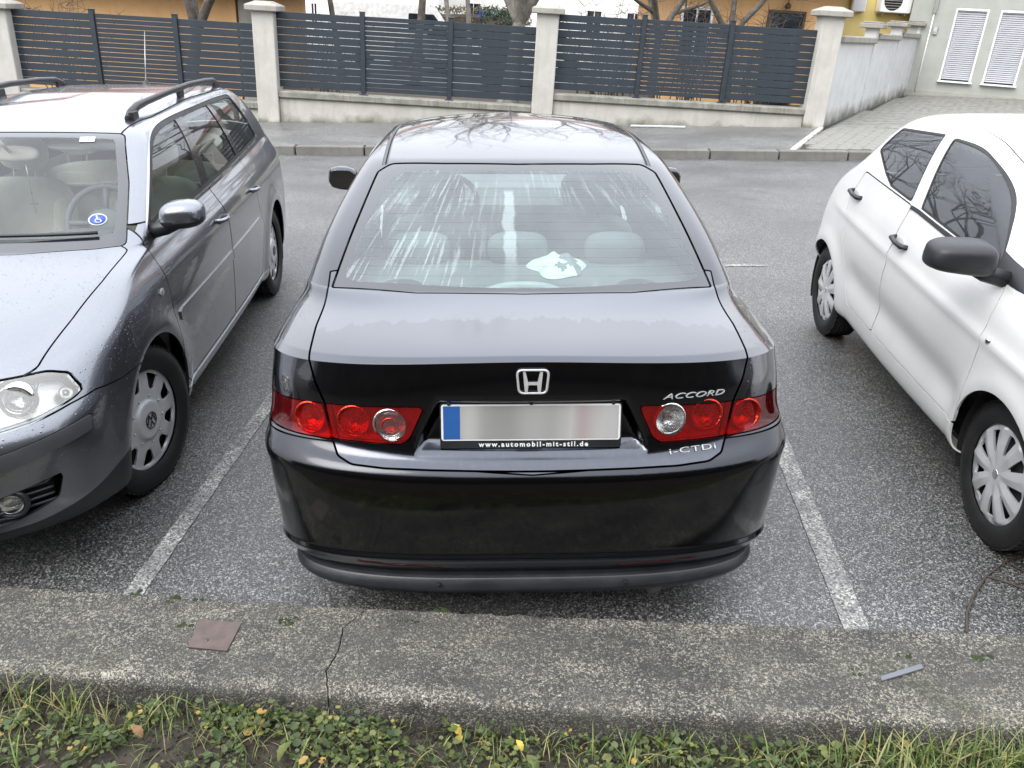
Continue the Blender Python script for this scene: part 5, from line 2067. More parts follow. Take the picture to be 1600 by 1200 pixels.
def kerb_piece(x0, x1, left_crack, right_crack):
    nx, ny = int((x1 - x0) / .011), 36
    V, F, Tn = [], [], []
    for j in range(ny + 5):
        for i in range(nx + 1):
            t = min(max((j - 2) / ny, 0), 1)
            a = crack_x(t) + .0018 if left_crack else x0
            b = crack_x(t) - .0018 if right_crack else x1
            x = a + (b - a) * i / nx
            yn, yf = yn_(x), yf_(x)
            rag = .010 * noise.noise(Vector((x * 16, 0, 0))) + .007 * noise.noise(Vector((x * 55, 3, 0)))
            yf += rag
            yn += .006 * noise.noise(Vector((x * 13, 7, 0))) + .004 * noise.noise(Vector((x * 60, 9, 0)))
            y = yn + (yf - yn) * t
            z = .15 + .0045 * noise.noise(Vector((x * 11, y * 11, 0))) + .0022 * noise.noise(Vector((x * 70, y * 70, 2))) + .0012 * noise.noise(Vector((x * 190, y * 190, 5)))
            e = min(t, 1 - t) * .37
            z -= .016 * max(0, 1 - e / .020) ** 2
            if j < 2:
                z = (-.02, .11)[j]
                y = yn + .004 * noise.noise(Vector((x * 30, z * 30, 4)))
            if j > ny + 2:
                z = (.10, -.01)[j - ny - 3]
                y = yf - .004
            V.append((x, y, z))
            Tn.append(max(0., 1 - min(t, (1 - t)) * .37 / .07) if 0 < t < 1 else .0)
    for j in range(ny + 4):
        for i in range(nx):
            a = j * (nx + 1) + i
            F.append([a, a + 1, a + nx + 2, a + nx + 1])
    o = MB().add(V, F, True).build('kerb_block', 'kerb_concrete', nk)
    if len(o.data.vertices) == len(Tn):
        tone_attr(o.data, Tn)
    return o


nk = empty('parking_kerb', (0, 0, 0))
nk['kind'] = 'structure'
kerb_piece(-2.6, -.5, False, True)
kerb_piece(-.5, 2.6, True, False)

# verge behind the kerb
nx, ny = 260, 60
V, F = [], []
for j in range(ny + 1):
    for i in range(nx + 1):
        x = -2.6 + 5.2 * i / nx
        y = 1.0 + (yn_(x) + .02 - 1.0) * j / ny
        z = .066 + .022 * noise.noise(Vector((x * 4, y * 4, 0))) + .013 * noise.noise(Vector((x * 17, y * 17, 3))) + .006 * noise.noise(Vector((x * 50, y * 50, 6))) + .015 * max(0, (y - yn_(x) + .10) / .10) * (-1)
        V.append((x, y, z))
for j in range(ny):
    for i in range(nx):
        a = j * (nx + 1) + i
        F.append([a, a + 1, a + nx + 2, a + nx + 1])
o = MB().add(V, F, True).build('verge', 'soil')
o['kind'] = 'structure'
sheet('verge_lawn', [(-70, -40), (70, -40), (70, 1.02), (-70, 1.02)], 'soil', .05)

# ------------------------------------------------------------------ the three cars
build_saloon()
build_cloth()
build_estate()
build_hatch()


# ------------------------------------------------------------------ boundary wall, pillars and slat fence along the pavement
FY = 15.2
PX = {'A': -8.88, 'B': -4.36, 'C': .465, 'D': 5.29}
NEAR = {'A': 'far left, behind the grey estate', 'B': 'between the grey estate and the black saloon', 'C': 'right behind the roof of the black saloon', 'D': 'at the driveway corner beside the white side wall'}
for k, x in PX.items():
    root = empty('wall_pillar', (x, FY, .10), (0, TILT, 0))
    tag(root, 'pale plastered pillar with stone cap, ' + NEAR[k], 'pillar', 'pillars of the boundary wall')
    MB().box((0, 0, .90), (.37, .37, 1.86), bev=.012).build('shaft', 'pillar_plaster', root)
    mb = MB()
    mb.box((0, 0, 1.865), (.55, .55, .095), bev=.012)
    s_ = .262
    mb.add([(-s_, -s_, 1.9125), (s_, -s_, 1.9125), (s_, s_, 1.9125), (-s_, s_, 1.9125), (-.12, -.12, 1.975), (.12, -.12, 1.975), (.12, .12, 1.975), (-.12, .12, 1.975)], [[0, 1, 5, 4], [1, 2, 6, 5], [2, 3, 7, 6], [3, 0, 4, 7], [4, 5, 6, 7]])
    mb.build('cap', 'cap_stone', root)

seglab = {-13.7: 'leftmost stretch, cut by the picture edge', -8.88: 'behind the grey estate', -4.36: 'left behind the black saloon', .465: 'right behind the black saloon'}
post_me = MB().box((0, 0, .0), (.085, .085, 1.30), bev=.006).mesh('post')
cap_me = MB().box((0, 0, .0), (.10, .10, .022), bev=.008).mesh('post_cap')
foot_me = MB().box((0, 0, .0), (.15, .13, .012), bev=.003).mesh('post_foot')
for me_ in (post_me, cap_me, foot_me):
    me_.materials.append(MATS['fence_paint'])
for x0, x1 in ((-13.7, -8.88), (-8.88, -4.36), (-4.36, .465), (.465, 5.29)):
    L = x1 - x0 - .37
    wl_ = empty('boundary_wall', (x0 + .185, FY, .10), (0, TILT, 0))
    tag(wl_, 'low plastered wall with mossy stone coping under the slat fence, ' + seglab[x0], 'wall', 'low walls under the slat fence')
    MB().box((L / 2, 0, .10), (L - .004, .22, .66), bev=.01).build('wall', 'wall_plaster', wl_)
    MB().box((L / 2, 0, .490), (L - .006, .34, .115), bev=.018).build('coping', 'slab_stone', wl_)
    fr = empty('slat_fence', (x0 + .185, FY, .10), (0, TILT, 0))
    tag(fr, 'anthracite horizontal slat fence in three bays, ' + seglab[x0], 'fence', 'slat fences between the pillars')
    bay = (L - 2 * .085) / 3
    for b in (0, 1):
        px = bay * (b + 1) + .085 * (b + .5)
        for me_, z in ((post_me, .60 + .62), (cap_me, 1.882), (foot_me, .556)):
            o = link(bpy.data.objects.new(me_.name.split('.')[0], me_), fr)
            o.location = (px, 0, z)
    for b in range(3):
        n, pitch, h = ((10, .1215, .1120), (16, .0762, .0685), (10, .1215, .1120))[b]
        me_ = MB().box((0, 0, 0), (bay - .006, .022, h), bev=.003).mesh('slat')
        me_.materials.append(MATS['fence_paint'])
        for i in range(n):
            o = link(bpy.data.objects.new('slat', me_), fr)
            o.location = (bay * (b + .5) + .085 * b, random.uniform(-.002, .002), .605 + pitch * (i + .5))
            o.rotation_euler = (0, random.uniform(-.0012, .0012), 0)

# white side wall running back from the corner pillar
WP = [(5.50, 15.40), (7.201, 18.033), (8.667, 20.289), (10.015, 22.324)]
ordn = ('nearest to the street', 'middle of the three', 'farthest, next to the grey house')
for k in range(3):
    a, b = Vector((*WP[k], .10)), Vector((*WP[k + 1], .10))
    dd = b - a
    M = Matrix.Translation(a) @ RT @ Matrix.Rotation(math.atan2(dd.y, dd.x), 4, 'Z')
    root = empty('side_wall')
    root.matrix_world = M
    tag(root, 'white rendered side wall panel with stone coping, ' + ordn[k], 'wall', 'white side wall panels')
    L = dd.length
    MB().box((L / 2 - .06, 0, .66), (L - .20, .20, 1.52), bev=.01).build('wall', 'white_wall', root)
    MB().box((L / 2 - .06, 0, 1.47), (L - .22, .34, .12), bev=.02).build('coping', 'cap_stone', root)
    MB().box((L - .08, 0, .80), (.22, .24, 1.80), bev=.01).build('pilaster', 'white_wall', root)
    mb = MB()
    mb.box((L - .08, 0, 1.74), (.46, .46, .09), bev=.012)
    mb.box((L - .08, 0, 1.80), (.34, .34, .035), bev=.012)
    mb.build('pilaster_cap', 'cap_stone', root)

# ------------------------------------------------------------------ grey house with roller shutters (right edge)
gh = empty('grey_house')
gh.matrix_world = Matrix.Translation((9.966, 22.132, .10)) @ RT @ Matrix.Rotation(R_(-25), 4, 'Z')
tag(gh, 'grey green rendered house with two white roller shutters at the right edge', 'house')
wins = [(.74, 1.47), (1.71, 2.45), (4.2, 5.0)]
z0, z1 = .43, 2.09
xs = sorted({-.25, 8.} | {q for w_ in wins for q in w_})
mb = MB()
for i in range(len(xs) - 1):
    a, b = xs[i], xs[i + 1]
    c = (a + b) / 2
    if any(w_[0] < c < w_[1] for w_ in wins):
        mb.box((c, .15, (z0 - .1) / 2), (b - a, .30, z0 + .1))
        mb.box((c, .15, (z1 + 6.) / 2), (b - a, .30, 6. - z1))
    else:
        mb.box((c, .15, 2.95), (b - a, .30, 6.1))
mb.box((-.10, 3.3, 2.95), (.30, 6., 6.1))
mb.box((7.85, 3.3, 2.95), (.30, 6., 6.1))
mb.build('wall', 'grey_render', gh)
MB().box((3.875, -.008, .05), (8.25, .03, .24), bev=.006).build('plinth', 'plinth', gh)
mb = MB()
mb.add([(-.9, -.7, 5.9), (8.6, -.7, 5.9), (8.6, 7., 5.9), (-.9, 7., 5.9), (2, 3., 8.), (6, 3., 8.)], [[3, 2, 1, 0], [0, 1, 5, 4], [1, 2, 5], [2, 3, 4, 5], [3, 0, 4]])
mb.build('roof', 'roof_tile', gh)
for wa, wb in wins:
    mb = MB()
    c, wd = (wa + wb) / 2, wb - wa
    for sx in (-1, 1):
        mb.box((c + sx * (wd / 2 - .022), .055, (z0 + z1) / 2), (.044, .10, z1 - z0), bev=.006)
    mb.box((c, .055, z1 - .03), (wd - .09, .10, .06), bev=.006)
    wo_ = mb.build('window', 'frame_white', gh)
    n = 34
    pit = (z1 - z0 - .08) / n
    sl = MB().box((0, 0, 0), (wd - .092, .016, pit * .74), bev=.004).mesh('shutter_slat')
    sl.materials.append(MATS['shutter_white'])
    for i in range(n):
        o = link(bpy.data.objects.new('shutter_slat', sl), wo_)
        o.location = (c, .07, z0 + .03 + pit * (i + .5))
        o.rotation_euler = (R_(14), 0, 0)
    MB().box((c, .10, (z0 + z1) / 2), (wd - .05, .01, z1 - z0 - .02)).build('window_back', 'void_black', wo_)
    MB().box((c, -.025, z0 - .02), (wd + .05, .16, .035), bev=.006).build('sill', 'frame_white', wo_)
mb = MB()
mb.tube([(.275, -.03, .12), (.275, -.03, 2.0)], .016, 8)
mb.build('downpipe', 'frame_white', gh)
mb = MB()
mb.tube([(.275, -.05, 1.95), (.275, -.05, 5.8)], .045, 10)
mb.build('rain_pipe', 'frame_white', gh)
mb = MB()
mb.box((.39, -.02, 1.56), (.11, .05, .20), bev=.008)
ib = mb.build('intercom', 'plinth', gh)
MB().box((.39, -.047, 1.58), (.07, .006, .10), bev=.002).build('intercom_panel', 'lining_grey', ib)

# ------------------------------------------------------------------ houses behind the fence
def house(name, label, M, w_, dp, h, m, wins, doors=(), roof='roof_tile', ov=.7, rise=2.2):
    """box house standing on local z = 0, front wall in the plane y = 0 looking to -y; wins (x0,x1,z0,z1)"""
    root = empty(name)
    root.matrix_world = M
    tag(root, label, 'house', 'houses behind the fence')
    MB().box((w_ / 2, dp / 2, h / 2 - .2), (w_, dp, h + .4)).build('wall', m, root)
    mb = MB()
    mb.box((w_ / 2, dp / 2, h + .05), (w_ + 2 * ov, dp + 2 * ov, .16), bev=.02)
    mb.add([(-ov, -ov, h + .13), (w_ + ov, -ov, h + .13), (w_ + ov, dp + ov, h + .13), (-ov, dp + ov, h + .13), (w_ * .25, dp / 2, h + rise), (w_ * .75, dp / 2, h + rise)], [[0, 1, 5, 4], [1, 2, 5], [2, 3, 4, 5], [3, 0, 4]])
    mb.build('roof', roof, root)
    for x0, x1, a, b in wins:
        mb = MB()
        for q in ((x0 + .03, (a + b) / 2, .06, b - a), (x1 - .03, (a + b) / 2, .06, b - a)):
            mb.box((q[0], -.02, q[1]), (q[2], .07, q[3]), bev=.008)
        for q in (a + .03, b - .03):
            mb.box(((x0 + x1) / 2, -.02, q), (x1 - x0 - .12, .07, .06), bev=.008)
        mb.box(((x0 + x1) / 2, -.02, (a + b) / 2), (.05, .06, b - a - .12), bev=.008)
        wo_ = mb.build('window', 'frame_white', root)
        MB().box(((x0 + x1) / 2, -.006, (a + b) / 2), (x1 - x0 - .08, .02, b - a - .08)).build('pane', 'dark_glass', wo_)
        MB().box(((x0 + x1) / 2, -.06, a - .03), (x1 - x0 + .12, .16, .05), bev=.008).build('sill', 'cap_stone', wo_)
    for x0, x1, b in doors:
        d_ = MB().box(((x0 + x1) / 2, -.03, b / 2), (x1 - x0, .07, b), bev=.01).build('door', 'dark_glass', root)
        mb = MB()
        for q in (x0 - .03, x1 + .03):
            mb.box((q, -.03, b / 2), (.06, .10, b), bev=.006)
        mb.box(((x0 + x1) / 2, -.03, b + .03), (x1 - x0 + .12, .10, .06), bev=.006)
        mb.build('door_frame', 'wood_dark', d_)
    return root


house('ochre_house', 'ochre rendered house wall behind the fence at the upper left', Matrix.Translation((-16.5, 21., -.1)) @ RT, 9.8, 7., 2.9, 'ochre_render', [(1.5, 2.7, 1.0, 2.2)], rise=1.5)
stp = MB().box((0, 0, 1.0), (.34, .5, 2.4), bev=.02).build('gate_post', 'cap_stone')
stp.matrix_world = Matrix.Translation((-6.45, 21.2, 0)) @ RT
tag(stp, 'grey stone gate post at the right end of the ochre house', 'post')
house('white_house', 'white rendered house far beyond the street, seen above the left fence', Matrix.Translation((-17.5, 50, -.2)) @ RT, 13., 9., 7., 'white_render', [(1.2, 2.2, 1.4, 2.9), (3.6, 4.6, 1.4, 2.9), (5.9, 6.3, 1.5, 2.9), (8.3, 9.3, 1.2, 2.9), (10.4, 11.4, 1.2, 2.9), (1.2, 2.2, 4.2, 5.6), (5.6, 6.6, 4.2, 5.6), (9.6, 10.6, 4.2, 5.6)])
house('long_house', 'pale long building closing the far street in the middle', Matrix.Translation((-5., 62, .0)) @ RT, 16., 9., 8., 'white_render', [(x, x + 1.1, 1.2, 2.7) for x in (1.4, 4.2, 7., 9.8, 12.6)] + [(x, x + 1.1, 4.4, 5.8) for x in (1.4, 4.2, 7., 9.8, 12.6)])
yh = house('yellow_house', 'yellow house with a dark door behind the right part of the fence', Matrix.Translation((3.6, 21.0, .08)) @ RT, 3.9, 6., 2.75, 'ochre_render', [(.2, .95, 1.0, 2.05)], [(2.30, 3.06, 2.03)], 'wood_dark', .9, 1.5)
mb = MB()
mb.lathe([(0, -.10), (.05, -.09), (.075, -.04), (.05, .01), (.02, .03), (0, .03)], 16, Matrix.Translation((2.64, -.12, 2.22)))
mb.tube([(2.64, -.12, 2.25), (2.64, -.10, 2.33), (2.64, .0, 2.33)], .012, 6)
mb.build('wall_lamp', 'wood_dark', yh)
wing = house('yellow_wing', 'bright yellow house wing carrying an air conditioner, beside the grey house', Matrix.Translation((8.02, 22.75, .08)) @ RT, 2.3, 5., 4.2, 'yellow_render', [])
ac_ = empty('air_conditioner')
ac_.matrix_world = Matrix.Translation((9.50, 22.55, 2.02)) @ RT
tag(ac_, 'beige air conditioner unit on the bright yellow house wing', 'air conditioner')
MB().box((0, 0, .28), (.78, .30, .56), bev=.02).build('casing', 'frame_white', ac_)
mb = MB()
M = Matrix.Translation((-.10, -.152, .28)) @ Matrix.Rotation(R_(90), 4, 'X')
mb.lathe([(0, 0), (.22, 0), (.23, .004), (.23, -.02)], 32, M)
g_ = mb.build('fan_opening', 'void_black', ac_)
for i in range(7):
    mb = MB()
    zz = .10 + i * .06
    hw = math.sqrt(max(.0004, .23 ** 2 - (zz - .28) ** 2))
    mb.box((-.10, -.158, zz), (2 * hw, .008, .012))
    mb.build('grille_bar', 'plinth', g_)
for sx in (-1, 1):
    mb = MB()
    mb.box((sx * .28, .06, -.03), (.04, .30, .05))
    mb.build('bracket', 'plinth', ac_)
bx_ = empty('meter_box')
bx_.matrix_world = Matrix.Translation((8.64, 22.66, 2.04)) @ RT
tag(bx_, 'white meter box on the bright yellow house wing left of the air conditioner', 'box')
MB().box((0, 0, .25), (.36, .14, .50), bev=.012).build('casing', 'frame_white', bx_)
MB().box((0, -.076, .25), (.31, .012, .45), bev=.004).build('lid', 'print_white', bx_)


# ------------------------------------------------------------------ bare trees and shrubs
def bare_tree(name, label, x, y, h, r, seed, m='bark', spread=1., lean=(0, 0), forks=3, levels=5, group='bare trees behind the fence', base=.0, clear=.38):
    rnd = random.Random(seed)
    root = empty(name, (x, y, base), (0, TILT, 0))
    tag(root, label, 'tree', group)
    trunk, crown = MB(), MB()

    def wander(p, d_, L, n, bend):
        pts = [p.copy()]
        for _ in range(n):
            d_ = (d_ + Vector((rnd.gauss(0, bend), rnd.gauss(0, bend), rnd.gauss(0, bend * .6) + .03))).normalized()
            p = p + d_ * (L / n)
            pts.append(p.copy())
        return pts, d_
    d0 = Vector((lean[0], lean[1], 1)).normalized()
    pts, dd = wander(Vector((0, 0, -.1)), d0, h * clear, 6, .05)
    trunk.tube(pts, [r * 1.35] + [r * (1 - .07 * i) for i in range(1, 7)], 10, False)

    def grow(p, d_, L, rad, lev):
        pts, d2 = wander(p, d_, L, 4 if lev < 3 else 3, .13 + .03 * lev)
        n = 7 if lev < 2 else (5 if lev < 3 else 3)
        e = rad * (.62 if lev < levels else .25)
        crown.tube(pts, [rad + (e - rad) * i / (len(pts) - 1) for i in range(len(pts))], n, False)
        if lev >= levels:
            return
        k = forks if lev < 3 else (3 if lev < 4 else 2)
        for i in range(k):
            a = rnd.uniform(0, 2 * PI)
            q = pts[-1] if i < 2 else pts[rnd.randint(1, len(pts) - 1)]
            side = Vector((math.cos(a), math.sin(a), rnd.uniform(-.05, .45)))
            nd = (d2 + side * rnd.uniform(.5, .95) * spread).normalized()
            grow(q, nd, L * rnd.uniform(.62, .82), e * rnd.uniform(.72, .95), lev + 1)
    for i in range(forks):
        a = 2 * PI * i / forks + rnd.uniform(-.5, .5)
        nd = (dd + Vector((math.cos(a), math.sin(a), .15)) * .62 * spread).normalized()
        grow(pts[-1] if i else pts[-1], nd, h * (1 - clear) * .40, r * .62, 1)
    trunk.build('trunk', m, root)
    crown.build('crown', m, root)
    return root


def bare_shrub(label, x, y, h, n, seed, wd):
    rnd = random.Random(seed)
    root = empty('bare_shrub', (x, y, 0), (0, TILT, 0))
    tag(root, label, 'shrub', 'bare shrubs behind the fence')
    stems, twigs = MB(), MB()
    for i in range(n):
        a, t = rnd.uniform(0, 2 * PI), rnd.uniform(.05, .45)
        p = Vector((rnd.uniform(-wd, wd) * .6, rnd.uniform(-.3, .3), 0))
        d_ = Vector((math.cos(a) * t, math.sin(a) * t, 1)).normalized()
        pts = [p]
        for k in range(6):
            d_ = (d_ + Vector((rnd.gauss(0, .13), rnd.gauss(0, .13), .02))).normalized()
            pts.append(pts[-1] + d_ * h * rnd.uniform(.6, 1) / 6)
        stems.tube(pts, [.013 - .0016 * k for k in range(7)], 4, False)
        for k in range(2, 7):
            for _ in range(3):
                e = Vector((rnd.gauss(0, 1), rnd.gauss(0, 1), rnd.uniform(0, .9))).normalized()
                q = pts[k] + e * rnd.uniform(.15, .4)
                twigs.tube([pts[k], (pts[k] + q) / 2 + Vector((rnd.gauss(0, .02), 0, rnd.gauss(0, .02))), q], [.005, .004, .002], 3, False)
    stems.build('stem', 'bark', root)
    twigs.build('crown', 'twig', root)


bare_tree('bare_tree', 'dark forked tree trunk in front of the ochre house', -7.05, 18.6, 8.2, .17, 3, 'bark', 1.0, (.02, 0), 3, clear=.20)
bare_tree('bare_tree', 'thin bare tree right of the second pillar, in front of the white house', -5.5, 27.5, 9., .11, 5, 'bark', .9)
bare_tree('bare_tree', 'bare tree between the white van and the clipped hedge', -3.1, 27., 10., .15, 8, 'bark')
bare_tree('bare_tree', 'left one of two slim trunks standing before the clipped hedge', -1.96, 27., 9., .10, 12, 'bark_light', .8)
bare_tree('bare_tree', 'right one of two slim trunks standing before the clipped hedge', -1.45, 27.6, 9., .10, 13, 'bark_light', .8)
bare_tree('bare_tree', 'thick gnarled tree just left of the pillar behind the black saloon', -.18, 19.6, 8.6, .24, 21, 'bark_light', 1.15, (.10, 0), 3, clear=.22)
bare_tree('bare_tree', 'bare tree among the shrubs left of the yellow house', 2.9, 18.4, 7.2, .12, 31, 'bark', 1.1, (-.08, 0), 3, clear=.22)
bare_tree('bare_tree', 'spreading bare tree whose twigs hang before the yellow house', 4.6, 18.8, 6.4, .11, 37, 'bark', 1.25, (.05, 0), 3, clear=.24)
for k, (x, y, h, wd) in enumerate(((1.7, 17.4, 2.5, .8), (3.3, 17.2, 2.6, .9), (4.7, 17.5, 2.5, .8), (-3.9, 18.2, 2.1, .5), (-9.6, 18.6, 2.6, .9), (-11.4, 18.8, 2.7, .9))):
    bare_shrub(('twiggy bare shrub just right of the pillar behind the black saloon', 'dense bare shrub in the middle of the right fence', 'bare shrub left of the dark door of the yellow house', 'small bare shrub beside the second pillar from the left', 'tangled bare shrub before the right part of the ochre house', 'tangled bare shrub before the left part of the ochre house')[k], x, y, h, 26 if k < 3 else 18, 50 + k, wd)


def leafy(name, label, x, y, w_, dp, h, n, m, seed, size=.05, cat='hedge', group=None, core='twig'):
    """clipped or round shrub: woody core with a shell of small leaves"""
    rnd = np.random.default_rng(seed)
    root = empty(name, (x, y, 0))
    tag(root, label, cat, group)
    P = rnd.uniform(-1, 1, (n, 3))
    P /= np.abs(P).max(1, keepdims=True) ** rnd.uniform(.75, 1., (n, 1))
    P *= np.array([w_ / 2, dp / 2, h / 2])
    P[:, 2] += h / 2
    P += rnd.normal(0, .05, P.shape)
    a = rnd.normal(size=(n, 3))
    b = rnd.normal(size=(n, 3))
    a /= np.linalg.norm(a, axis=1, keepdims=True)
    b -= a * (a * b).sum(1, keepdims=True)
    b /= np.linalg.norm(b, axis=1, keepdims=True)
    s_ = size * rnd.uniform(.5, 1.2, (n, 1))
    V = np.stack([P - a * s_, P + b * s_ * .45, P + a * s_, P - b * s_ * .45], 1).reshape(-1, 3)
    me = bpy.data.meshes.new('foliage')
    me.from_pydata(V.tolist(), [], np.arange(4 * n).reshape(-1, 4).tolist())
    tone_attr(me, np.repeat(rnd.uniform(0, 1, n), 4).tolist())
    obj('foliage', me, m, root)
    MB().box((0, 0, h * .46), (w_ * .86, dp * .80, h * .88), bev=.1).build('branches', core, root)
    return root


leafy('hedge', 'long clipped brown hedge across the far street', -2.2, 35., 5.4, 1.2, 2.1, 5200, 'hedge_leaf', 5, .07)
leafy('evergreen_bush', 'dark green bush right beside the clipped hedge, left of the gnarled tree', -.52, 24., .75, .7, 1.95, 2600, 'evergreen_leaf', 6, .05, 'bush')
leafy('hedge', 'tall dark hedge added out of view behind the camera to darken the car reflections', 0, -3.8, 30., 1.4, 4.2, 9000, 'evergreen_leaf', 9, .14)  # added unseen hedge: keeps sky out of the reflections in the saloon's rear

# far vehicles and a sign in the street
def far_car(label, x, y, rz, m, van=False):
    root = empty('far_van' if van else 'far_car', (x, y, .12), (0, TILT, rz))
    tag(root, label, 'van' if van else 'car', 'vehicles in the far street')
    side = [(-2.1, .35), (-2.15, .75), (-1.9, .92), (-1.25, 1.0), (-.75, 1.42), (.75, 1.46), (1.5, 1.0), (2.05, .9), (2.15, .6), (2.1, .3)] if not van else [(-2.3, .35), (-2.35, 1.9), (-2.2, 2.05), (1.1, 2.05), (1.75, 1.2), (2.35, 1.0), (2.4, .35)]
    M = Matrix(((1, 0, 0, 0), (0, 0, -1, 0), (0, 1, 0, 0), (0, 0, 0, 1)))
    MB().prism(rpoly(side, .12), -.85, .85, M).build('body', m, root)
    for sy in (-1, 1):
        gl_ = [(-1.1, 1.02), (-.72, 1.36), (.7, 1.39), (1.32, 1.02)] if not van else [(.2, 1.2), (.2, 1.8), (1.05, 1.8), (1.55, 1.2)]
        MB().prism(rpoly(gl_, .05), sy * .86 - .006, sy * .86 + .006, M).build('side_window', 'dark_glass', root)
    for wx in (-1.35, 1.3):
        for sy in (-1, 1):
            MB().lathe([(0, .09), (.2, .09), (.3, .06), (.31, -.08), (0, -.08)], 20, Matrix(((1, 0, 0, wx), (0, 0, sy, sy * .78), (0, 1, 0, .31), (0, 0, 0, 1)))).build('wheel', 'tyre', root)


far_car('white van parked in the far street left of the clipped hedge', -4.0, 31., .1, 'paint_light', True)
far_car('silver car before the clipped hedge, left of the blue sign', -2.05, 30.6, .05, 'paint_silver')
far_car('white car before the clipped hedge, right below the blue sign', .5, 30.2, .05, 'paint_light')
sg_ = empty('street_sign', (-1.07, 28., .1), (0, TILT, 0))
tag(sg_, 'small blue street sign on a thin post above the right fence edge of the middle', 'sign')
MB().tube([(0, 0, 0), (0, 0, 1.9)], .02, 8).build('post', 'cap_stone', sg_)
MB().box((0, -.03, 1.80), (.34, .015, .17), bev=.004).build('sign_plate', 'sign_blue', sg_)

# ------------------------------------------------------------------ small things
pp = MB().prism(rpoly([(-.979, 2.019), (-.842, 2.006), (-.848, 1.882), (-.971, 1.897)], .004), .1495, .1555)
pp.lathe([(0, .160), (.006, .159), (.008, .155)], 10, Matrix.Translation((-.925, 1.925, 0)))
tag(pp.build('steel_plate', 'steel_plate'), 'square brown steel plate with a bolt set in the concrete kerb', 'plate')
ms = MB().prism([(1.082, 1.803), (1.079, 1.786), (1.224, 1.838), (1.224, 1.856)], .1535, .1585)
tag(ms.build('metal_strip', 'grey_strip'), 'narrow grey metal strip lying on the right part of the concrete kerb', 'strip')
wp = MB().box((0, 0, 0), (.95, .05, .035), Matrix.Translation((2.50, 14.77, .146)) @ Matrix.Rotation(R_(-6), 4, 'Z'), .008)
tag(wp.build('white_batten', 'lining_grey'), 'long white batten lying on the far pavement against the low wall', 'batten')
tw = MB()
for path, r in (([(1.55, 2.16), (1.60, 2.26), (1.671, 2.352), (1.78, 2.47), (1.90, 2.56), (2.06, 2.62)], .006), ([(1.78, 2.47), (1.85, 2.43), (1.90, 2.38), (1.93, 2.28)], .004), ([(1.85, 2.43), (1.95, 2.44), (2.05, 2.40)], .003), ([(1.90, 2.56), (1.94, 2.50), (2.02, 2.47)], .003), ([(1.64, 2.30), (1.60, 2.36)], .002)):
    tw.tube([(x, y, .010 + .006 * noise.noise(Vector((x * 9, y * 9, 0)))) for x, y in path], [r * (1 - .12 * i) for i in range(len(path))], 6)
tag(tw.build('fallen_branch', 'twig'), 'thin dark fallen branch on the asphalt before the white hatchback', 'branch')

moss_pts = [(-1.23, 2.152, .018), (-1.112, 2.118, .026), (-1.024, 2.123, .014), (-.697, 2.023, .026), (-1.018, 2.004, .022), (-1.20, 2.13, .012), (-.96, 2.118, .012), (.105, 2.032, .018), (-.221, 2.085, .018), (1.204, 1.901, .022), (1.216, 1.825, .020), (1.427, 1.891, .024), (.993, 1.845, .016), (1.019, 1.83, .020), (1.068, 1.80, .016), (.745, 1.873, .012), (-.298, 2.03, .016), (-.338, 2.03, .014), (-.62, 2.00, .012), (-.74, 2.05, .012), (.483, 1.795, .010)]
for k, (x, y, r) in enumerate(moss_pts):
    mb = MB()
    rd = random.Random(k)
    n = 8
    for c_ in range(7 + int(r * 400)):
        a0, q0 = rd.uniform(0, 2 * PI), r * rd.random() ** .6
        cx, cy, cr = x + q0 * 1.3 * math.cos(a0), y + q0 * .8 * math.sin(a0), r * rd.uniform(.16, .46)
        V, F = [], []
        for i in range(n // 2 + 1):
            a = PI / 2 * i / (n // 2)
            for j in range(n * 2):
                b = PI * j / n
                q = 1 + .35 * noise.noise(Vector((math.cos(b) * 3 + k * 3, math.sin(b) * 3 + c_, a * 3)))
                V.append((cx + cr * q * math.cos(a) * math.cos(b), cy + cr * q * math.cos(a) * math.sin(b), .146 + cr * .62 * q * math.sin(a)))
        for i in range(n // 2):
            for j in range(2 * n):
                F.append([i * 2 * n + j, i * 2 * n + (j + 1) % (2 * n), (i + 1) * 2 * n + (j + 1) % (2 * n), (i + 1) * 2 * n + j])
        mb.add(V, F, True)
    tag(mb.build('moss_tuft', 'moss'), 'small green moss tuft growing on the concrete kerb', 'moss', 'moss tufts on the kerb')


# verge plants: grass blades and round leaves are uncountable; a few bright leaves are single things
def soil_z(x, y):
    return .066 + .022 * noise.noise(Vector((x * 4, y * 4, 0))) + .013 * noise.noise(Vector((x * 17, y * 17, 3)))


def blade(V, F, T, x, y, L, wd, az, tone, droop=.9):
    z = soil_z(x, y) - .005
    dx, dy = math.cos(az), math.sin(az)
    o, n = len(V), 5
    for i in range(n + 1):
        t = i / n
        r = L * .75 * t ** 1.5 * droop
        h = L * (t - .45 * droop * t * t)
        hw = wd / 2 * (1 - t) ** .6
        V += [(x + dx * r - dy * hw, y + dy * r + dx * hw, z + h), (x + dx * r + dy * hw, y + dy * r - dx * hw, z + h)]
        T += [tone, tone]
    for i in range(n):
        a = o + 2 * i
        F.append([a, a + 1, a + 3, a + 2])


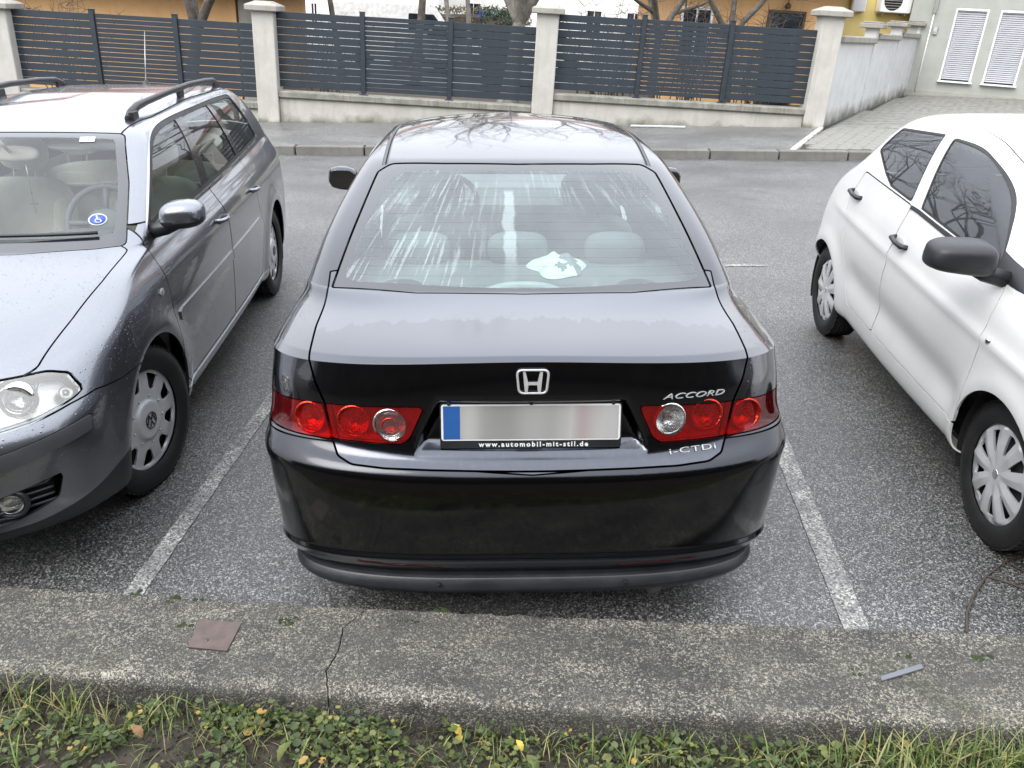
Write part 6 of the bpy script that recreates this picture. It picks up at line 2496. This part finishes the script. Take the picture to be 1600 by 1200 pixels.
V, F, T = [], [], []
rnd = random.Random(4)
tufts = [(-1.40, 1.76, 20, .15), (-1.28, 1.72, 22, .17), (-1.10, 1.64, 18, .13), (-.95, 1.70, 14, .12), (-1.33, 1.60, 16, .12), (-.55, 1.56, 8, .10), (.05, 1.60, 8, .09), (.30, 1.55, 16, .12), (.42, 1.60, 14, .12), (.62, 1.52, 14, .10), (.98, 1.57, 40, .15), (1.14, 1.59, 46, .16), (1.28, 1.56, 46, .16), (1.40, 1.57, 40, .15), (1.04, 1.50, 30, .14), (1.22, 1.50, 30, .14), (-.30, 1.55, 8, .09), (.80, 1.56, 14, .11), (-.75, 1.60, 10, .11), (.18, 1.58, 8, .09)]
for x, y, n, L in tufts:
    for _ in range(int(n * 1.5)):
        blade(V, F, T, x + rnd.gauss(0, .05), min(y + rnd.gauss(0, .03), yn_(x) - .01), L * rnd.uniform(.5, 1.2), rnd.uniform(.003, .0065), rnd.uniform(0, 2 * PI), rnd.random() ** .9 * .95, rnd.uniform(.5, 1.1))
for _ in range(2000):
    x = rnd.uniform(-1.7, 1.7)
    y = yn_(x) - abs(rnd.gauss(0, .14 if rnd.random() < .7 else .35)) - .01
    blade(V, F, T, x, y, rnd.uniform(.025, .10), rnd.uniform(.0016, .0036), rnd.uniform(0, 2 * PI), rnd.random(), rnd.uniform(.6, 1.2))
me = bpy.data.meshes.new('grass')
me.from_pydata(V, [], F)
me.polygons.foreach_set('use_smooth', [True] * len(me.polygons))
tone_attr(me, T)
tag(obj('grass', me, 'grass_blade'), 'loose green grass blades growing along the kerb', 'grass', None, 'stuff')

V, F, T = [], [], []


def round_leaf(V, F, T, x, y, z, r, tone, tilt, az, notch=True, cup=.25):
    o = len(V)
    n = 11
    M = Matrix.Translation((x, y, z)) @ Matrix.Rotation(az, 4, 'Z') @ Matrix.Rotation(tilt, 4, 'X')
    V.append(tuple(M @ Vector((0, -r * .35, -r * cup * .6))))
    T.append(min(1, tone + .08))
    for i in range(n):
        a = -PI / 2 + R_(22) + (2 * PI - R_(44)) * i / (n - 1)
        k = 1 + (.07 if i % 2 else -.03)
        V.append(tuple(M @ Vector((r * k * math.cos(a), r * k * math.sin(a) * .95, r * cup * (.3 if i % 2 else .0)))))
        T.append(tone)
    for i in range(n - 1):
        F.append([o, o + 1 + i, o + 2 + i])


dens = lambda x: .25 + .75 * (1 if x < -.15 else .35 if x < .9 else .25)
k = 0
while k < 3700:
    x = rnd.uniform(-1.7, 1.7)
    if rnd.random() > dens(x) * (.35 + .9 * max(0, .5 + noise.noise(Vector((x * 3.5, 2, 1))))):
        continue
    y = yn_(x) - .012 - abs(rnd.gauss(0, .13 if rnd.random() < .75 else .35))
    if noise.noise(Vector((x * 6, y * 6, 11))) < -.18:
        continue
    h = abs(rnd.gauss(.012, .016))
    tone = min(1, max(0, rnd.gauss(.45, .25)))
    round_leaf(V, F, T, x, y, soil_z(x, y) + .006 + h, rnd.uniform(.003, .0085) if rnd.random() < .88 else rnd.uniform(.009, .014), tone, rnd.gauss(.25, .35), rnd.uniform(0, 2 * PI))
    k += 1
me = bpy.data.meshes.new('ground_ivy')
me.from_pydata(V, [], F)
me.polygons.foreach_set('use_smooth', [True] * len(me.polygons))
tone_attr(me, T)
tag(obj('ground_ivy', me, 'clover_leaf'), 'low round leaved ground cover at the foot of the kerb', 'ground cover', None, 'stuff')

# larger single leaves lying or growing on the verge
for nm, lab, x, y, r, m, tone, up in (
        ('yellow_leaf', 'yellow leaf at the foot of the kerb, right of the crack', -.145, 1.655, .020, 'yellow_leaf', .5, .03),
        ('yellow_leaf', 'bright yellow leaf in the middle of the verge', .03, 1.61, .017, 'yellow_leaf', .9, .03),
        ('yellow_leaf', 'yellow leaf on bare soil right of the middle', .34, 1.57, .013, 'yellow_leaf', .4, .02),
        ('brown_leaf', 'brown fallen leaf among the grass at the left', -1.02, 1.63, .022, 'brown_leaf', .5, .03),
        ('broad_leaf', 'broad green dandelion leaf in the left part of the verge', -.60, 1.575, .030, 'clover_leaf', .72, .03),
        ('broad_leaf', 'broad pale green leaf standing in the middle of the verge', .065, 1.555, .026, 'clover_leaf', .68, .03)):
    V, F, T = [], [], []
    n = 9
    for i in range(n + 1):
        t = i / n
        hw = r * .55 * math.sin(PI * min(1, t * 1.02)) ** .7 * (1 + .12 * math.sin(t * 25))
        yy, zz = (t - .5) * 2 * r, r * .35 * math.sin(PI * t)
        V += [(-hw, yy, zz + hw * .25), (0, yy, zz), (hw, yy, zz + hw * .25)]
        T += [tone] * 3
    for i in range(n):
        a = 3 * i
        F += [[a, a + 1, a + 4, a + 3], [a + 1, a + 2, a + 5, a + 4]]
    me = bpy.data.meshes.new(nm)
    me.from_pydata(V, [], F)
    me.polygons.foreach_set('use_smooth', [True] * len(me.polygons))
    tone_attr(me, T)
    o = obj(nm, me, m)
    o.location = (x, y, soil_z(x, y) + up)
    o.rotation_euler = (R_(30), R_(rnd.uniform(-20, 20)), rnd.uniform(-1, 1))
    tag(o, lab, 'leaf')

# loose crumbs: soil clods on the verge, grit and bits of bark on the asphalt along the kerb
def crumbs(name, label, n, place, m, r0, r1, seed):
    rd = random.Random(seed)
    V, F = [], []
    for _ in range(n):
        x, y, z = place(rd)
        r = rd.uniform(r0, r1) * (1 if rd.random() < .85 else 1.8)
        o_ = len(V)
        for a in ((1, 0, -.5), (-.5, .87, -.5), (-.5, -.87, -.5), (.6, .5, .55), (-.7, .1, .5), (.2, -.7, .6)):
            V.append((x + r * a[0] * rd.uniform(.6, 1.2), y + r * a[1] * rd.uniform(.6, 1.2), z + r * .8 * a[2] * rd.uniform(.6, 1.1)))
        F += [[o_ + q for q in f] for f in ((0, 2, 1), (0, 1, 3), (1, 4, 3), (1, 2, 4), (2, 5, 4), (2, 0, 5), (0, 3, 5), (3, 4, 5))]
    tag(MB().add(V, F, False).build(name, m), label, name.replace('_', ' '), None, 'stuff')


def on_verge(rd):
    x = rd.uniform(-1.6, 1.6)
    y = yn_(x) - .005 - abs(rd.gauss(0, .12))
    return x, y, soil_z(x, y) + .004


def on_lot(rd):
    x = rd.uniform(-2.2, 2.4)
    return x, yf_(x) + .01 + abs(rd.gauss(0, .05)) + (rd.uniform(0, 3.5) if rd.random() < .25 else 0), .003


crumbs('soil_crumbs', 'loose dark soil crumbs between the verge plants', 2600, on_verge, 'soil', .0025, .007, 3)
crumbs('grit', 'fine grit gathered on the asphalt along the kerb', 900, on_lot, 'paver_stone', .0012, .0036, 5)
